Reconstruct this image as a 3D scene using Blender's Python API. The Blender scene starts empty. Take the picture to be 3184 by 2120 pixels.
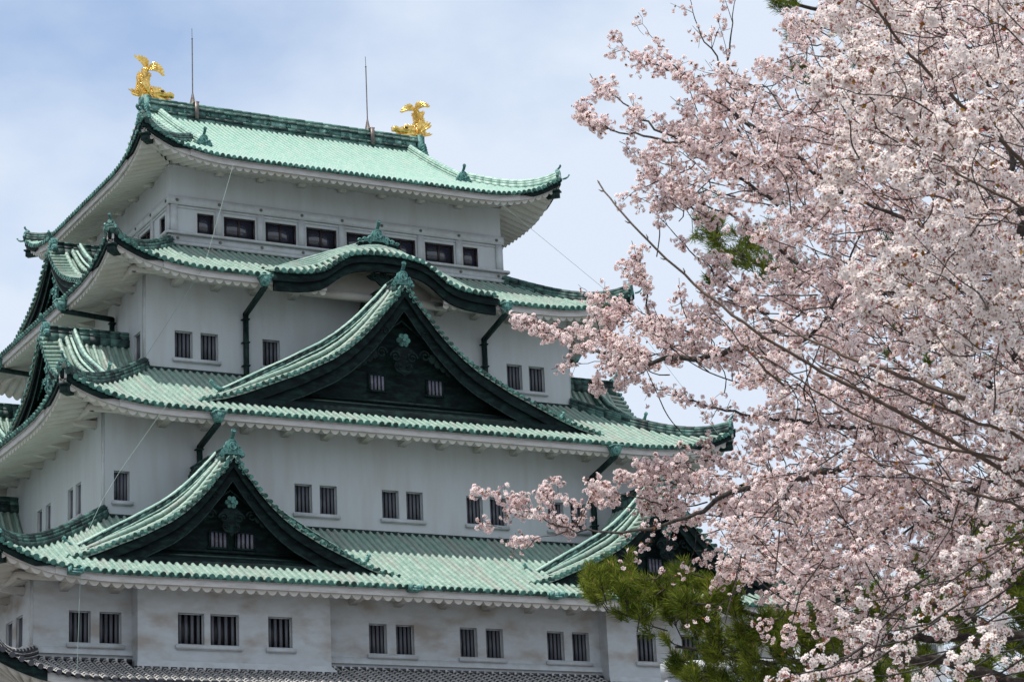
import bpy, math, random
import numpy as np
from mathutils import Matrix, Vector
random.seed(7); RNG = np.random.default_rng(7)
sc = bpy.context.scene
COL = sc.collection

# ------------------------------------------------------------------ camera
CAM = np.array([-46.109, -107.538, 1.634]); FPX = 7490.46
def _basis(yaw, pitch, roll):
    cy, sy, cp, sp = math.cos(yaw), math.sin(yaw), math.cos(pitch), math.sin(pitch)
    f = np.array([sy*cp, cy*cp, sp]); r = np.array([cy, -sy, 0.]); u = np.cross(r, f)
    c, s = math.cos(roll), math.sin(roll)
    return np.array([c*r+s*u, -s*r+c*u, f])
RB = _basis(0.5009, 0.2865, -0.0478)
cd = bpy.data.cameras.new('camera'); cam = bpy.data.objects.new('camera', cd); COL.objects.link(cam)
cd.sensor_width = 36; cd.lens = FPX/3184*36; cd.clip_start = 0.1; cd.clip_end = 6000
m = Matrix.Identity(4)
for i in range(3):
    m[i][0] = RB[0][i]; m[i][1] = RB[1][i]; m[i][2] = -RB[2][i]; m[i][3] = CAM[i]
cam.matrix_world = m
sc.camera = cam
cd.dof.use_dof = True; cd.dof.focus_distance = 45.0; cd.dof.aperture_fstop = 17.0

# ------------------------------------------------------------------ light
SUN = np.array([-0.40, -0.06, 1.0]); SUN /= np.linalg.norm(SUN)
el = math.asin(SUN[2]); az = math.atan2(SUN[0], SUN[1])
sl = bpy.data.lights.new('sun', 'SUN'); so = bpy.data.objects.new('sun', sl); COL.objects.link(so)
sl.energy = 5.0; sl.angle = math.radians(0.55); sl.color = (1.0, 0.965, 0.91)
so.rotation_euler = Vector(SUN).to_track_quat('Z', 'Y').to_euler()
so.location = (0, 0, 200)
w = bpy.data.worlds.new('World'); sc.world = w; w.use_nodes = True
nt = w.node_tree; nt.nodes.clear()
def wn(t, **k):
    n = nt.nodes.new(t)
    for a, b in k.items(): setattr(n, a, b)
    return n
sky = wn('ShaderNodeTexSky', sky_type='NISHITA', sun_disc=False)
sky.sun_elevation = el; sky.sun_rotation = az; sky.air_density = 1.0; sky.dust_density = 0.8; sky.ozone_density = 1.2
bg1 = wn('ShaderNodeBackground'); bg1.inputs['Strength'].default_value = 0.15
hs = wn('ShaderNodeHueSaturation'); hs.inputs['Saturation'].default_value = 1.08; hs.inputs['Value'].default_value = 1.25
nt.links.new(sky.outputs[0], hs.inputs['Color']); nt.links.new(hs.outputs[0], bg1.inputs['Color'])
tc = wn('ShaderNodeTexCoord')
mp = wn('ShaderNodeMapping'); mp.inputs['Scale'].default_value = (1.0, 1.0, 1.7)
mp.inputs['Location'].default_value = (0.35, 0.1, 0.2)
nz = wn('ShaderNodeTexNoise'); nz.inputs['Scale'].default_value = 7.0; nz.inputs['Detail'].default_value = 7; nz.inputs['Roughness'].default_value = 0.5
nt.links.new(tc.outputs['Generated'], mp.inputs[0]); nt.links.new(mp.outputs[0], nz.inputs[0])
# an open patch of blue in one direction of the sky, thin cloud elsewhere
vd = wn('ShaderNodeVectorMath', operation='DOT_PRODUCT')
bd = RB.T @ np.array([-0.180, 0.128, 1.0]); bd /= np.linalg.norm(bd)
nrm = wn('ShaderNodeVectorMath', operation='NORMALIZE')
nt.links.new(tc.outputs['Generated'], nrm.inputs[0]); nt.links.new(nrm.outputs[0], vd.inputs[0])
vd.inputs[1].default_value = tuple(bd)
mr = wn('ShaderNodeMapRange'); mr.inputs[1].default_value = 0.9935; mr.inputs[2].default_value = 1.0
mr.inputs[3].default_value = 0.0; mr.inputs[4].default_value = 0.32
nt.links.new(vd.outputs['Value'], mr.inputs[0])
sb = wn('ShaderNodeMath', operation='SUBTRACT'); nt.links.new(nz.outputs[0], sb.inputs[0]); nt.links.new(mr.outputs[0], sb.inputs[1])
cr = wn('ShaderNodeMapRange'); cr.inputs[1].default_value = 0.12; cr.inputs[2].default_value = 0.45
cr.inputs[3].default_value = 0.30; cr.inputs[4].default_value = 1.0
nt.links.new(sb.outputs[0], cr.inputs[0])
bg2 = wn('ShaderNodeBackground'); bg2.inputs['Color'].default_value = (0.765, 0.86, 1.0, 1); bg2.inputs['Strength'].default_value = 0.97
mx = wn('ShaderNodeMixShader'); nt.links.new(cr.outputs[0], mx.inputs[0]); nt.links.new(bg1.outputs[0], mx.inputs[1]); nt.links.new(bg2.outputs[0], mx.inputs[2])
ow = wn('ShaderNodeOutputWorld'); nt.links.new(mx.outputs[0], ow.inputs[0])
sc.view_settings.view_transform = 'Standard'; sc.view_settings.look = 'None'
sc.view_settings.exposure = 0.0; sc.view_settings.gamma = 1.0

# ------------------------------------------------------------------ helpers
def unp(px, py, dist):
    """a world point at a given distance (m) from the view point"""
    q = np.array([(px-1592)/FPX, (1060-py)/FPX, 1.0])
    return CAM + (RB.T @ q)*dist
class MB:
    def __init__(s): s.v = []; s.f = []; s.n = 0
    def add(s, V, F):
        V = np.asarray(V, float).reshape(-1, 3); F = np.asarray(F, int)
        s.v.append(V); s.f.append(F+s.n); s.n += len(V)
    def grid(s, P, closed=False):
        P = np.asarray(P, float); a, b = P.shape[:2]
        i = np.arange(a-1)[:, None]*b + np.arange(b-1)[None]
        i = i.ravel(); F = np.stack([i, i+1, i+b+1, i+b], 1)
        if closed:
            j = np.arange(a-1)*b; F = np.vstack([F, np.stack([j+b-1, j, j+b, j+2*b-1], 1)])
        s.add(P, F)
    def hexa(s, C):
        """8 corners: bottom 4 (ccw), top 4"""
        s.add(C, [[3,2,1,0],[4,5,6,7],[0,1,5,4],[1,2,6,5],[2,3,7,6],[3,0,4,7]])
    def box(s, c, h, ax=None):
        ax = np.eye(3) if ax is None else np.asarray(ax, float); c = np.asarray(c, float)
        S = np.array([[-1,-1,-1],[1,-1,-1],[1,1,-1],[-1,1,-1],[-1,-1,1],[1,-1,1],[1,1,1],[-1,1,1]])*np.asarray(h, float)
        s.hexa(c + S @ ax)
    def prism(s, A, d):
        """closed outline A (n,3) extruded by vector d, fan-capped through its centre"""
        A = np.asarray(A, float); n = len(A); B = A+np.asarray(d, float)
        i = np.arange(n); j = (i+1) % n
        s.add(np.vstack([A, B]), np.stack([i, j, j+n, i+n], 1))
        for Q in (A, B):
            s.add(np.vstack([Q, Q.mean(0)]), np.stack([i, j, np.full(n, n)], 1))
    def strip(s, L, U, d):
        """plate between polylines L and U (n,3), thickness vector d"""
        L = np.asarray(L, float); U = np.asarray(U, float); d = np.asarray(d, float)
        s.grid(np.stack([L, U, U+d, L+d, L], 1))
        for k in (0, -1): s.add([L[k], U[k], U[k]+d, L[k]+d], [[0,1,2,3]])
    def tube(s, P, r, k=8, cap=True, sy=1.0):
        P = np.asarray(P, float); n = len(P); r = np.broadcast_to(np.asarray(r, float), (n,))
        T = np.gradient(P, axis=0); T /= np.linalg.norm(T, axis=1)[:, None]+1e-12
        up = np.array([0, 0, 1.0]) if abs(T[:, 2]).mean() < 0.8 else np.array([0.1, 1.0, 0])
        A = np.cross(T, up); A /= np.linalg.norm(A, axis=1)[:, None]+1e-12; B = np.cross(A, T)
        th = np.arange(k)/k*2*math.pi
        G = P[:, None] + r[:, None, None]*(np.cos(th)[None, :, None]*A[:, None]*sy + np.sin(th)[None, :, None]*B[:, None])
        s.grid(G, True)
        if cap:
            i = np.arange(k); j = (i+1) % k
            for q in (0, -1): s.add(np.vstack([G[q], P[q]]), np.stack([i, j, np.full(k, k)], 1))
    def build(s, name, mat, parent=None, smooth=False, mats=None, mi=None):
        me = bpy.data.meshes.new(name)
        V = np.vstack(s.v); fl = [f for f in s.f]
        lt = np.concatenate([np.full(len(f), f.shape[1]) for f in fl]); li = np.concatenate([f.ravel() for f in fl])
        me.vertices.add(len(V)); me.vertices.foreach_set('co', V.astype(np.float32).ravel())
        me.loops.add(len(li)); me.loops.foreach_set('vertex_index', li.astype(np.int32))
        me.polygons.add(len(lt)); st = np.concatenate([[0], np.cumsum(lt)[:-1]])
        me.polygons.foreach_set('loop_start', st.astype(np.int32))
        me.update(calc_edges=True); me.validate()
        if smooth: me.shade_smooth()
        me.materials.append(mat)
        o = bpy.data.objects.new(name, me); COL.objects.link(o)
        if parent is not None: o.parent = parent
        return o
def tag(o, label=None, cat=None, group=None, kind=None):
    if label: o['label'] = label
    if cat: o['category'] = cat
    if group: o['group'] = group
    if kind: o['kind'] = kind
    return o
def thing(name, label, cat, group=None, loc=(0, 0, 0)):
    o = bpy.data.objects.new(name, None); COL.objects.link(o); o.location = loc
    o.empty_display_size = 0.5
    return tag(o, label, cat, group)
def clone(o, parent, M, depth=0):
    c = o.copy(); COL.objects.link(c); c.parent = parent
    c.matrix_local = M @ o.matrix_local if depth == 0 else o.matrix_local.copy()
    for ch in list(o.children): clone(ch, c, M, depth+1)
    return c

# ------------------------------------------------------------------ materials
def mat(name, c1, c2=None, scale=3.0, rough=0.7, island=0.0, metal=0.0, bump=0.0, bscale=20, c3=None, s3=1.0, lo=0.4, hi=0.6, stretch=(1,1,1), spec=0.5):
    M = bpy.data.materials.new(name); M.use_nodes = True; T = M.node_tree; N = T.nodes; L = T.links
    b = N['Principled BSDF']; b.inputs['Roughness'].default_value = rough; b.inputs['Metallic'].default_value = metal
    b.inputs['Specular IOR Level'].default_value = spec
    tc = N.new('ShaderNodeTexCoord'); mpn = N.new('ShaderNodeMapping'); L.new(tc.outputs['Object'], mpn.inputs[0]); mpn.inputs['Scale'].default_value = stretch
    if c2 is None:
        b.inputs['Base Color'].default_value = (*c1, 1)
    else:
        n = N.new('ShaderNodeTexNoise'); n.inputs['Scale'].default_value = scale; n.inputs['Detail'].default_value = 6; n.inputs['Roughness'].default_value = 0.6
        L.new(mpn.outputs[0], n.inputs[0]); v = n.outputs[0]
        if island:
            g = N.new('ShaderNodeNewGeometry'); ma = N.new('ShaderNodeMath'); ma.operation = 'MULTIPLY_ADD'
            L.new(g.outputs['Random Per Island'], ma.inputs[0]); ma.inputs[1].default_value = island; L.new(v, ma.inputs[2])
            mb_ = N.new('ShaderNodeMath'); mb_.operation = 'SUBTRACT'; L.new(ma.outputs[0], mb_.inputs[0]); mb_.inputs[1].default_value = island/2; v = mb_.outputs[0]
        r = N.new('ShaderNodeMapRange'); r.inputs[1].default_value = lo; r.inputs[2].default_value = hi; L.new(v, r.inputs[0])
        x = N.new('ShaderNodeMix'); x.data_type = 'RGBA'; L.new(r.outputs[0], x.inputs[0]); x.inputs[6].default_value = (*c1, 1); x.inputs[7].default_value = (*c2, 1)
        out = x.outputs[2]
        if c3 is not None:
            n2 = N.new('ShaderNodeTexNoise'); n2.inputs['Scale'].default_value = s3; n2.inputs['Detail'].default_value = 5
            L.new(mpn.outputs[0], n2.inputs[0])
            r2 = N.new('ShaderNodeMapRange'); r2.inputs[1].default_value = 0.5; r2.inputs[2].default_value = 0.68; r2.inputs[4].default_value = 0.75; L.new(n2.outputs[0], r2.inputs[0])
            x2 = N.new('ShaderNodeMix'); x2.data_type = 'RGBA'; L.new(r2.outputs[0], x2.inputs[0]); L.new(out, x2.inputs[6]); x2.inputs[7].default_value = (*c3, 1)
            out = x2.outputs[2]
        L.new(out, b.inputs['Base Color'])
    if bump:
        n3 = N.new('ShaderNodeTexNoise'); n3.inputs['Scale'].default_value = bscale; n3.inputs['Detail'].default_value = 4; L.new(tc.outputs['Object'], n3.inputs[0])
        bp = N.new('ShaderNodeBump'); bp.inputs['Strength'].default_value = bump; bp.inputs['Distance'].default_value = 0.02
        L.new(n3.outputs[0], bp.inputs['Height']); L.new(bp.outputs[0], b.inputs['Normal'])
    return M
M_TILE5 = mat('copper tile bright', (0.24,0.40,0.327), (0.31,0.46,0.385), 3, 0.5, 0.12, c3=(0.34,0.43,0.37), s3=1.0, bump=0.3, stretch=(4,.6,.6))
M_TILE = mat('copper tile weathered', (0.19,0.295,0.243), (0.285,0.385,0.32), 3, 0.55, 0.16, c3=(0.28,0.285,0.25), s3=0.6, bump=0.4, stretch=(4,.6,.6))
M_TILEY = mat('copper tile weathered side', (0.19,0.295,0.243), (0.285,0.385,0.32), 3, 0.55, 0.16, c3=(0.28,0.285,0.25), s3=0.6, bump=0.4, stretch=(.6,4,.6))
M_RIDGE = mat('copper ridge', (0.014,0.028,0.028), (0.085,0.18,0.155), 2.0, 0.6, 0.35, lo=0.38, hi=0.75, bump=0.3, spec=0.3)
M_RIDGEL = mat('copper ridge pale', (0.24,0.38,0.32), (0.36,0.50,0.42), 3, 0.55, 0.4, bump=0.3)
M_CAP = mat('copper caps', (0.015,0.050,0.042), (0.07,0.19,0.16), 6, 0.6, 0.6, spec=0.3)
M_ONI = mat('copper ornament', (0.03,0.095,0.09), (0.13,0.30,0.27), 9, 0.55, 0.3, bump=0.4, spec=0.3)
M_DARK = mat('dark copper board', (0.004,0.007,0.008), (0.008,0.016,0.016), 1.4, 0.8, 0.1, c3=(0.012,0.035,0.029), s3=2.2, stretch=(1,1,2.5), bump=0.1, spec=0.12)
M_DARKG = mat('dark copper carving', (0.005,0.010,0.010), (0.011,0.026,0.023), 5, 0.7, 0.3, spec=0.12)
M_PIPE = mat('copper pipe', (0.004,0.010,0.010), (0.012,0.035,0.031), 3, 0.6, 0.2, spec=0.2, stretch=(3,3,0.6))
M_SOFF = mat('eaves plaster', (0.50,0.49,0.46), (0.40,0.38,0.34), 1.3, 0.85, 0, lo=0.45, hi=0.75, c3=(0.45,0.42,0.36), s3=0.5, bump=0.2)
M_FASC = mat('fascia plaster', (0.50,0.48,0.46), (0.36,0.34,0.31), 1.8, 0.85, 0, lo=0.45, hi=0.75, stretch=(1,1,4))
M_WALL = mat('wall plaster', (0.455,0.488,0.505), (0.43,0.445,0.445), 0.8, 0.85, 0, lo=0.4, hi=0.7, c3=(0.415,0.42,0.415), s3=0.75, stretch=(2.2,2.2,0.35), bump=0.15, bscale=3)
M_WALL2 = mat('stained wall plaster', (0.455,0.485,0.505), (0.40,0.41,0.41), 1.2, 0.85, 0, lo=0.4, hi=0.7, c3=(0.29,0.25,0.21), s3=0.62, stretch=(1,1,1.9), bump=0.15, bscale=3)
M_TRIM = mat('trim plaster', (0.48,0.51,0.525), (0.42,0.43,0.43), 2, 0.8)
M_BAR = mat('window bar', (0.055,0.06,0.075), (0.11,0.115,0.135), 5, 0.6, 0.5, stretch=(1,1,0.3))
M_BARL = mat('gable window bar', (0.09,0.09,0.12), (0.16,0.16,0.20), 5, 0.6, 0.5)
M_VOID = mat('window dark', (0.003,0.003,0.005), (0.045,0.035,0.04), 0.5, 0.5, 1.2, lo=0.5, hi=1.1)
M_FRAME = mat('bronze window frame', (0.018,0.010,0.010), (0.03,0.018,0.016), 5, 0.4)
M_GLASS = mat('window glass', (0.03,0.03,0.045), rough=0.06, spec=0.9)
M_NAIL = mat('nail cover', (0.07,0.08,0.06), (0.16,0.16,0.12), 20, 0.5, metal=0.3)
M_GOLD = mat('gold', (0.62,0.38,0.08), (0.95,0.66,0.22), 7, 0.20, 0, metal=1.0, bump=0.4, bscale=14)
M_KAW = mat('grey tile', (0.012,0.013,0.018), (0.032,0.033,0.042), 6, 0.45, 0.5)
M_PLAS = mat('plaster joint', (0.50,0.48,0.46), (0.34,0.33,0.31), 4, 0.9, 0.4)
M_ROD = mat('rod metal', (0.12,0.10,0.09), (0.20,0.165,0.15), 8, 0.5, metal=0.4)
M_WIRE = mat('cable', (0.22,0.30,0.27), rough=0.6)
M_STONE = mat('stone', (0.20,0.19,0.17), (0.32,0.30,0.27), 0.9, 0.9, 0.2, bump=0.8, bscale=2)
M_EYE = mat('dark eye', (0.01,0.01,0.012), rough=0.15)

# ------------------------------------------------------------------ frames of the four sides
SIDES = {'front': (np.array([1.,0,0]), np.array([0,-1.,0])), 'right': (np.array([0,1.,0]), np.array([1.,0,0])),
         'back': (np.array([-1.,0,0]), np.array([0,1.,0])), 'left': (np.array([0,-1.,0]), np.array([-1.,0,0]))}
UZ = np.array([0, 0, 1.])
def W3(side, s, d, z):
    S, D = SIDES[side]; s, d, z = np.broadcast_arrays(np.asarray(s, float), np.asarray(d, float), np.asarray(z, float))
    return s[..., None]*S + d[..., None]*D + z[..., None]*UZ

castle = thing('castle_keep', 'white five storey castle keep with mint green copper roofs and black gables', 'castle')
GR_WIN = None

# roof spec: inner half sizes, outer half sizes, z at wall, z at mid eave, lift at corner
def skirt_z(R, along, s, d):
    hi = R['di'][along]; ho = R['do'][along]
    v = (d-hi)/(ho-hi)
    z = R['zi'] + (R['zo']-R['zi'])*(v*(1+R['cc']) - R['cc']*v*v)
    so_ = R['do'][1-along]
    dist = np.clip(1-(so_-np.abs(s))/R['L'], 0, 1.2)
    return z + R['lift']*dist**3*np.clip(v, 0, 1.2)**1.5

TH = np.linspace(0, math.pi, 7)
def tile_field(mb, cap, side, zf, ribs, starts, ends, sp, r, tl, up_t=True):
    """ribs: s positions; per rib start / end distance; separate islands per tile"""
    S, D = SIDES[side]
    for s, a, e in zip(ribs, starts, ends):
        if e-a < 0.12: continue
        n = max(1, int(round((e-a)*1.15/tl)))
        dd = np.linspace(a, e, n+1)
        for i in range(n):
            d0, d1 = dd[i]-0.03, dd[i+1]
            P = W3(side, s, np.array([d0, d1]), zf(s, np.array([d0, d1])))
            t = P[1]-P[0]; t /= np.linalg.norm(t); nn = np.cross(S, t); nn /= np.linalg.norm(nn)
            if nn[2] < 0: nn = -nn
            rr = np.array([r*0.975, r*1.035])
            G = P[:, None] + rr[:, None, None]*(np.cos(TH)[None, :, None]*S + np.sin(TH)[None, :, None]*nn) + nn*0.015
            mb.grid(G)
            h = sp/2
            A = W3(side, np.array([s+h*0, s+sp]), np.array([d0, d0]), zf(np.array([s, s+sp]), np.array([d0-0.02, d0-0.02]))-0.002)
            B = W3(side, np.array([s, s+sp]), np.array([d1, d1]), zf(np.array([s, s+sp]), np.array([d1, d1]))+0.012)
            mb.add([A[0], A[1], B[1], B[0]], [[0,1,2,3]])
        # round eave cap
        if cap is not None:
            P = W3(side, s, e, zf(s, e))+UZ*0.02
            t = W3(side, s, e, zf(s, e))-W3(side, s, e-0.3, zf(s, e-0.3)); t /= np.linalg.norm(t)
            cap.tube([P-t*0.02, P+t*0.05], r*1.22, 10)
            # little lip of the pan tile between two caps
            q = W3(side, s+sp/2, e, zf(s+sp/2, e))
            cap.box(q-UZ*0.035+D*0.01, (sp/2*0.72, 0.02, 0.05), [S, D, UZ])

def eave_skirt(R, side, tilemat, sp, r, tl, skip=None, soff_skip=None, per=0.44, fh=0.36, dark=2.6, tile=True):
    along = 1 if side in ('front', 'back') else 0     # index into half sizes of the outward axis
    si, so_ = R['di'][1-along], R['do'][1-along]; di, do = R['di'][along], R['do'][along]
    zf = lambda s, d: skirt_z(R, along, s, d)
    n = int(so_/sp)
    ribs = (np.arange(-n, n+1))*sp
    st = np.where(np.abs(ribs) <= si, di-0.15, di+(np.abs(ribs)-si)/(so_-si)*(do-di))
    en = np.full(len(ribs), do)
    if skip is not None:
        en = np.array([min(e, skip(s)) for s, e in zip(ribs, en)])
    mb, cp = MB(), MB()
    tile_field(mb, None, side, zf, ribs, st, en, sp, r, tl)
    ok = en >= do-1e-6
    tmp = MB()
    for s in ribs[ok]:
        P = W3(side, s, do, zf(s, do))+UZ*0.02; t = P-UZ*0.02-W3(side, s, do-0.3, zf(s, do-0.3)); t /= np.linalg.norm(t)
        cp.tube([P-t*0.02, P+t*0.06], r*1.25, 10)
        S, D = SIDES[side]
        if abs(s) < so_-sp: cp.box(W3(side, s+sp/2, do, zf(s+sp/2, do))-UZ*0.04+D*0.0, (sp/2*0.7, 0.025, 0.05), [S, D, UZ])
    mb.build('roof_slope', tilemat if side in ('front', 'back') else M_TILEY, R['obj']); cp.build('eave_tile', M_CAP, R['obj'])
    # white fascia (dark copper near the corners) and waved soffit
    def rng(a, b, cond=None): return a, b
    segs = [(-so_, so_)] if soff_skip is None else [(-so_, -soff_skip), (soff_skip, so_)]
    for a, b in segs:
        ns = max(4, int((b-a)/per*14)); s = np.linspace(a, b, ns)
        edge = do-0.10
        top = zf(s, edge)-0.07; bot = top-fh
        ph = np.abs(((s/per) % 1.0)-0.5)*2
        wave = 0.20*(1-ph**2.2)
        fb = MB(); 
        cw = so_-dark
        w_ = np.abs(s) <= cw+0.02
        for sgn in (0,):
            idx = np.where(w_)[0]
            if len(idx) > 1:
                k = idx
                fb.strip(W3(side, s[k], edge, bot[k]), W3(side, s[k], edge, top[k]), SIDES[side][1]*-0.12)
                # thin drip moulding
                fb.strip(W3(side, s[k], edge+0.045, top[k]-0.10), W3(side, s[k], edge+0.045, top[k]+0.0), SIDES[side][1]*-0.043)
        if fb.v: fb.build('fascia', M_FASC, R['obj'])
        for sg in (-1, 1):
            k = np.where(s*sg >= cw-0.05)[0]
            if len(k) > 1:
                db = MB(); db.strip(W3(side, s[k], edge+0.06, top[k]-0.30*np.clip((np.abs(s[k])-cw)/0.8, 0.25, 1)), W3(side, s[k], edge+0.06, top[k]+0.03), SIDES[side][1]*-0.10)
                db.build('corner_fascia', M_DARK, R['obj'])
                fb2 = MB(); fb2.strip(W3(side, s[k], edge-0.05, bot[k]), W3(side, s[k], edge-0.05, top[k]-0.02), SIDES[side][1]*-0.10)
                fb2.build('fascia', M_FASC, R['obj'])
        # soffit from eave edge back to wall, waved across; ends on the hip lines
        wi = R['wall'][along]; T = np.linspace(0, 1, 5)
        sb_ = MB()
        lim = R['wall'][1-along]
        sw = np.where(np.abs(s) > lim, np.sign(s)*(lim+(np.abs(s)-lim)*0), s)
        d0 = np.where(np.abs(s) > lim, wi+(np.abs(s)-lim)/(so_-0.1-lim)*(do-0.1-wi), wi)
        rows = []
        for t in T:
            d = (edge-0.14)*(1-t)+np.minimum(d0, edge-0.15)*t
            zz = (bot-0.0)+ (R['zs']-R['zo']+0.43)*((edge-0.14-d)/(edge-wi))
            rows.append(W3(side, s, d, zz-wave*(1-0.15*t)))
        low = W3(side, s, edge-0.12, bot+0.03)
        G = np.stack([low, rows[0]+0*SIDES[side][1]]+rows, 0)
        sb_.grid(G[1:]); sb_.grid(np.stack([low, rows[0]], 0)); sb_.build('soffit', M_SOFF, R['obj'])

def box_path(mb, P0, P1, hw, z0, z1):
    """slab between two path points, half width hw, from z0 to z1 above the path"""
    P0 = np.asarray(P0, float); P1 = np.asarray(P1, float); t = P1-P0; h = np.array([t[0], t[1], 0]); h /= np.linalg.norm(h)+1e-9
    sd = np.array([-h[1], h[0], 0])*hw
    mb.hexa([P0-sd+UZ*z0, P0+sd+UZ*z0, P1+sd+UZ*z0, P1-sd+UZ*z0, P0-sd+UZ*z1, P0+sd+UZ*z1, P1+sd+UZ*z1, P1-sd+UZ*z1])
def resample(P, step):
    P = np.asarray(P, float); L = np.concatenate([[0], np.cumsum(np.linalg.norm(np.diff(P, axis=0), axis=1))])
    n = max(2, int(L[-1]/step)+1); t = np.linspace(0, L[-1], n)
    return np.stack([np.interp(t, L, P[:, i]) for i in range(3)], 1)
def ridge(P, layers, matl, parent, name='ridge', cap_r=0.1, seg=0.45, capmat=None, capz=None):
    mb = MB(); Q = resample(P, seg)
    for li, (hw, z0, z1) in enumerate(layers):
        for i in range(len(Q)-1):
            a, b = Q[i], Q[i+1]; t = (b-a)*0.004
            box_path(mb, a+t, b-t, hw*(1+0.03*random.random()), z0, z1)
    o = mb.build(name, matl, parent)
    if cap_r:
        mc = MB(); zt = layers[-1][2] if capz is None else capz
        for i in range(len(Q)-1):
            mc.tube([Q[i]+UZ*zt, Q[i+1]+UZ*zt], [cap_r*0.94, cap_r*1.05], 8)
        mc.build('ridge_cap', capmat or matl, parent)
    return o

# ------------------------------------------------------------------ ridge-end ornament (demon tile) template, faces -Y, origin at its base centre
def circ(c, r, n=16, a0=0, plane='xz'):
    t = np.arange(n)/n*2*math.pi+a0
    return np.stack([c[0]+r*np.cos(t), np.full(n, c[1]), c[2]+r*np.sin(t)], 1)
def oni_template(horn=True):
    mb = MB()
    out = [(-0.20,0),(0.20,0),(0.23,0.12),(0.19,0.24),(0.21,0.40),(0.17,0.52),(0.08,0.58),(-0.08,0.58),(-0.17,0.52),(-0.21,0.40),(-0.19,0.24),(-0.23,0.12)]
    mb.prism([(x, 0, z) for x, z in out], (0, 0.24, 0))
    mb.prism([(x*0.8, -0.04, 0.06+z*0.85) for x, z in out], (0, 0.06, 0))
    # scroll feet
    for sg in (-1, 1):
        for (x, z, r) in ((0.30,0.10,0.12),(0.40,-0.02,0.09),(0.27,0.26,0.07)):
            mb.prism(circ((sg*x, -0.03, z), r, 12), (0, 0.16, 0)); mb.prism(circ((sg*x, -0.06, z), r*0.5, 10), (0, 0.04, 0))
    # round crest with three leaves
    c = (0, -0.07, 0.30)
    t = np.linspace(0, 2*math.pi, 17)
    mb.tube(np.stack([c[0]+0.135*np.cos(t), np.full(17, c[1]), c[2]+0.135*np.sin(t)], 1), 0.018, 5, False)
    for a in (math.pi/2, math.pi/2+2.094, math.pi/2-2.094):
        mb.prism(circ((0.062*math.cos(a), -0.075, 0.30+0.062*math.sin(a)), 0.052, 10), (0, 0.05, 0))
    if horn:
        mb.tube([(0,0.25,0.50),(0,0.08,0.60),(0,-0.06,0.72),(0,-0.13,0.86)], [0.06,0.07,0.075,0.082], 10)
        mb.prism([(p[0], -0.14-0.02*0, 0.86+(p[2]-0.86)) for p in circ((0, -0.16, 0.86), 0.095, 12)], (0, 0.05, 0))
    return mb.build('ridge_end_tile', M_ONI, castle)
ONI0 = oni_template(); _first = [True]
def oni(loc, direction, size=1.0, parent=None):
    """direction: horizontal vector the face looks along"""
    a = math.atan2(direction[1], direction[0])+math.pi/2
    M = Matrix.Translation(Vector(loc)) @ Matrix.Rotation(a, 4, 'Z') @ Matrix.Scale(size, 4)
    if _first[0]: o = ONI0; _first[0] = False
    else: o = ONI0.copy(); COL.objects.link(o)
    o.parent = parent or castle; o.matrix_local = M
    return o
def horn(P, d, size, parent):
    """upturned hook at the tip of a ridge"""
    d = np.asarray(d, float); d /= np.linalg.norm(d)
    mb = MB(); P = np.asarray(P, float)
    Q = [P-d*0.15*size, P+d*0.08*size+UZ*0.02, P+d*0.25*size+UZ*0.10*size, P+d*0.36*size+UZ*0.24*size]
    mb.tube(Q, np.array([0.07,0.08,0.06,0.045])*size*1.1, 8); mb.tube([Q[-1]-d*0.03*size, Q[-1]+d*0.05*size+UZ*0.04*size], 0.07*size, 10)
    return mb.build('ridge_hook', M_ONI, parent)

# ------------------------------------------------------------------ roofs
def mkroof(name, label, **k):
    o = bpy.data.objects.new(name, None); COL.objects.link(o); o.parent = castle; o['label'] = label
    k['obj'] = o; return k
# 'di','do': (x half, y half) inner and outer; 'wall': wall half sizes under the roof
R4 = mkroof('copper_roof', 'fourth roof with the bow shaped gable', di=(8.75,6.6), do=(13.45,11.5), zi=38.45, zo=35.78, lift=1.32, L=6.0, cc=0.12, wall=(10.92,9.09), zs=36.0)
R3 = mkroof('copper_roof', 'third roof with one large black gable in front', di=(10.9,9.05), do=(16.6,14.75), zi=31.62, zo=28.33, lift=1.25, L=6.0, cc=0.14, wall=(13.97,12.47), zs=28.45)
R2 = mkroof('copper_roof', 'second roof with a pair of black gables in front', di=(13.95,12.45), do=(20.4,18.2), zi=23.95, zo=20.4, lift=1.25, L=6.0, cc=0.14, wall=(18.05,15.9), zs=20.45)

def kara_skip(s): return 99 if abs(s) > 5.75 else 9.7
for sd in ('front', 'left', 'right', 'back'):
    eave_skirt(R4, sd, M_TILE, 0.34, 0.095, 0.34, skip=kara_skip if sd == 'front' else None, soff_skip=3.0 if sd == 'front' else None, per=0.42)
    eave_skirt(R3, sd, M_TILE, 0.34, 0.095, 0.34, per=0.44)
    eave_skirt(R2, sd, M_TILE, 0.345, 0.097, 0.34, per=0.47)
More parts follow.
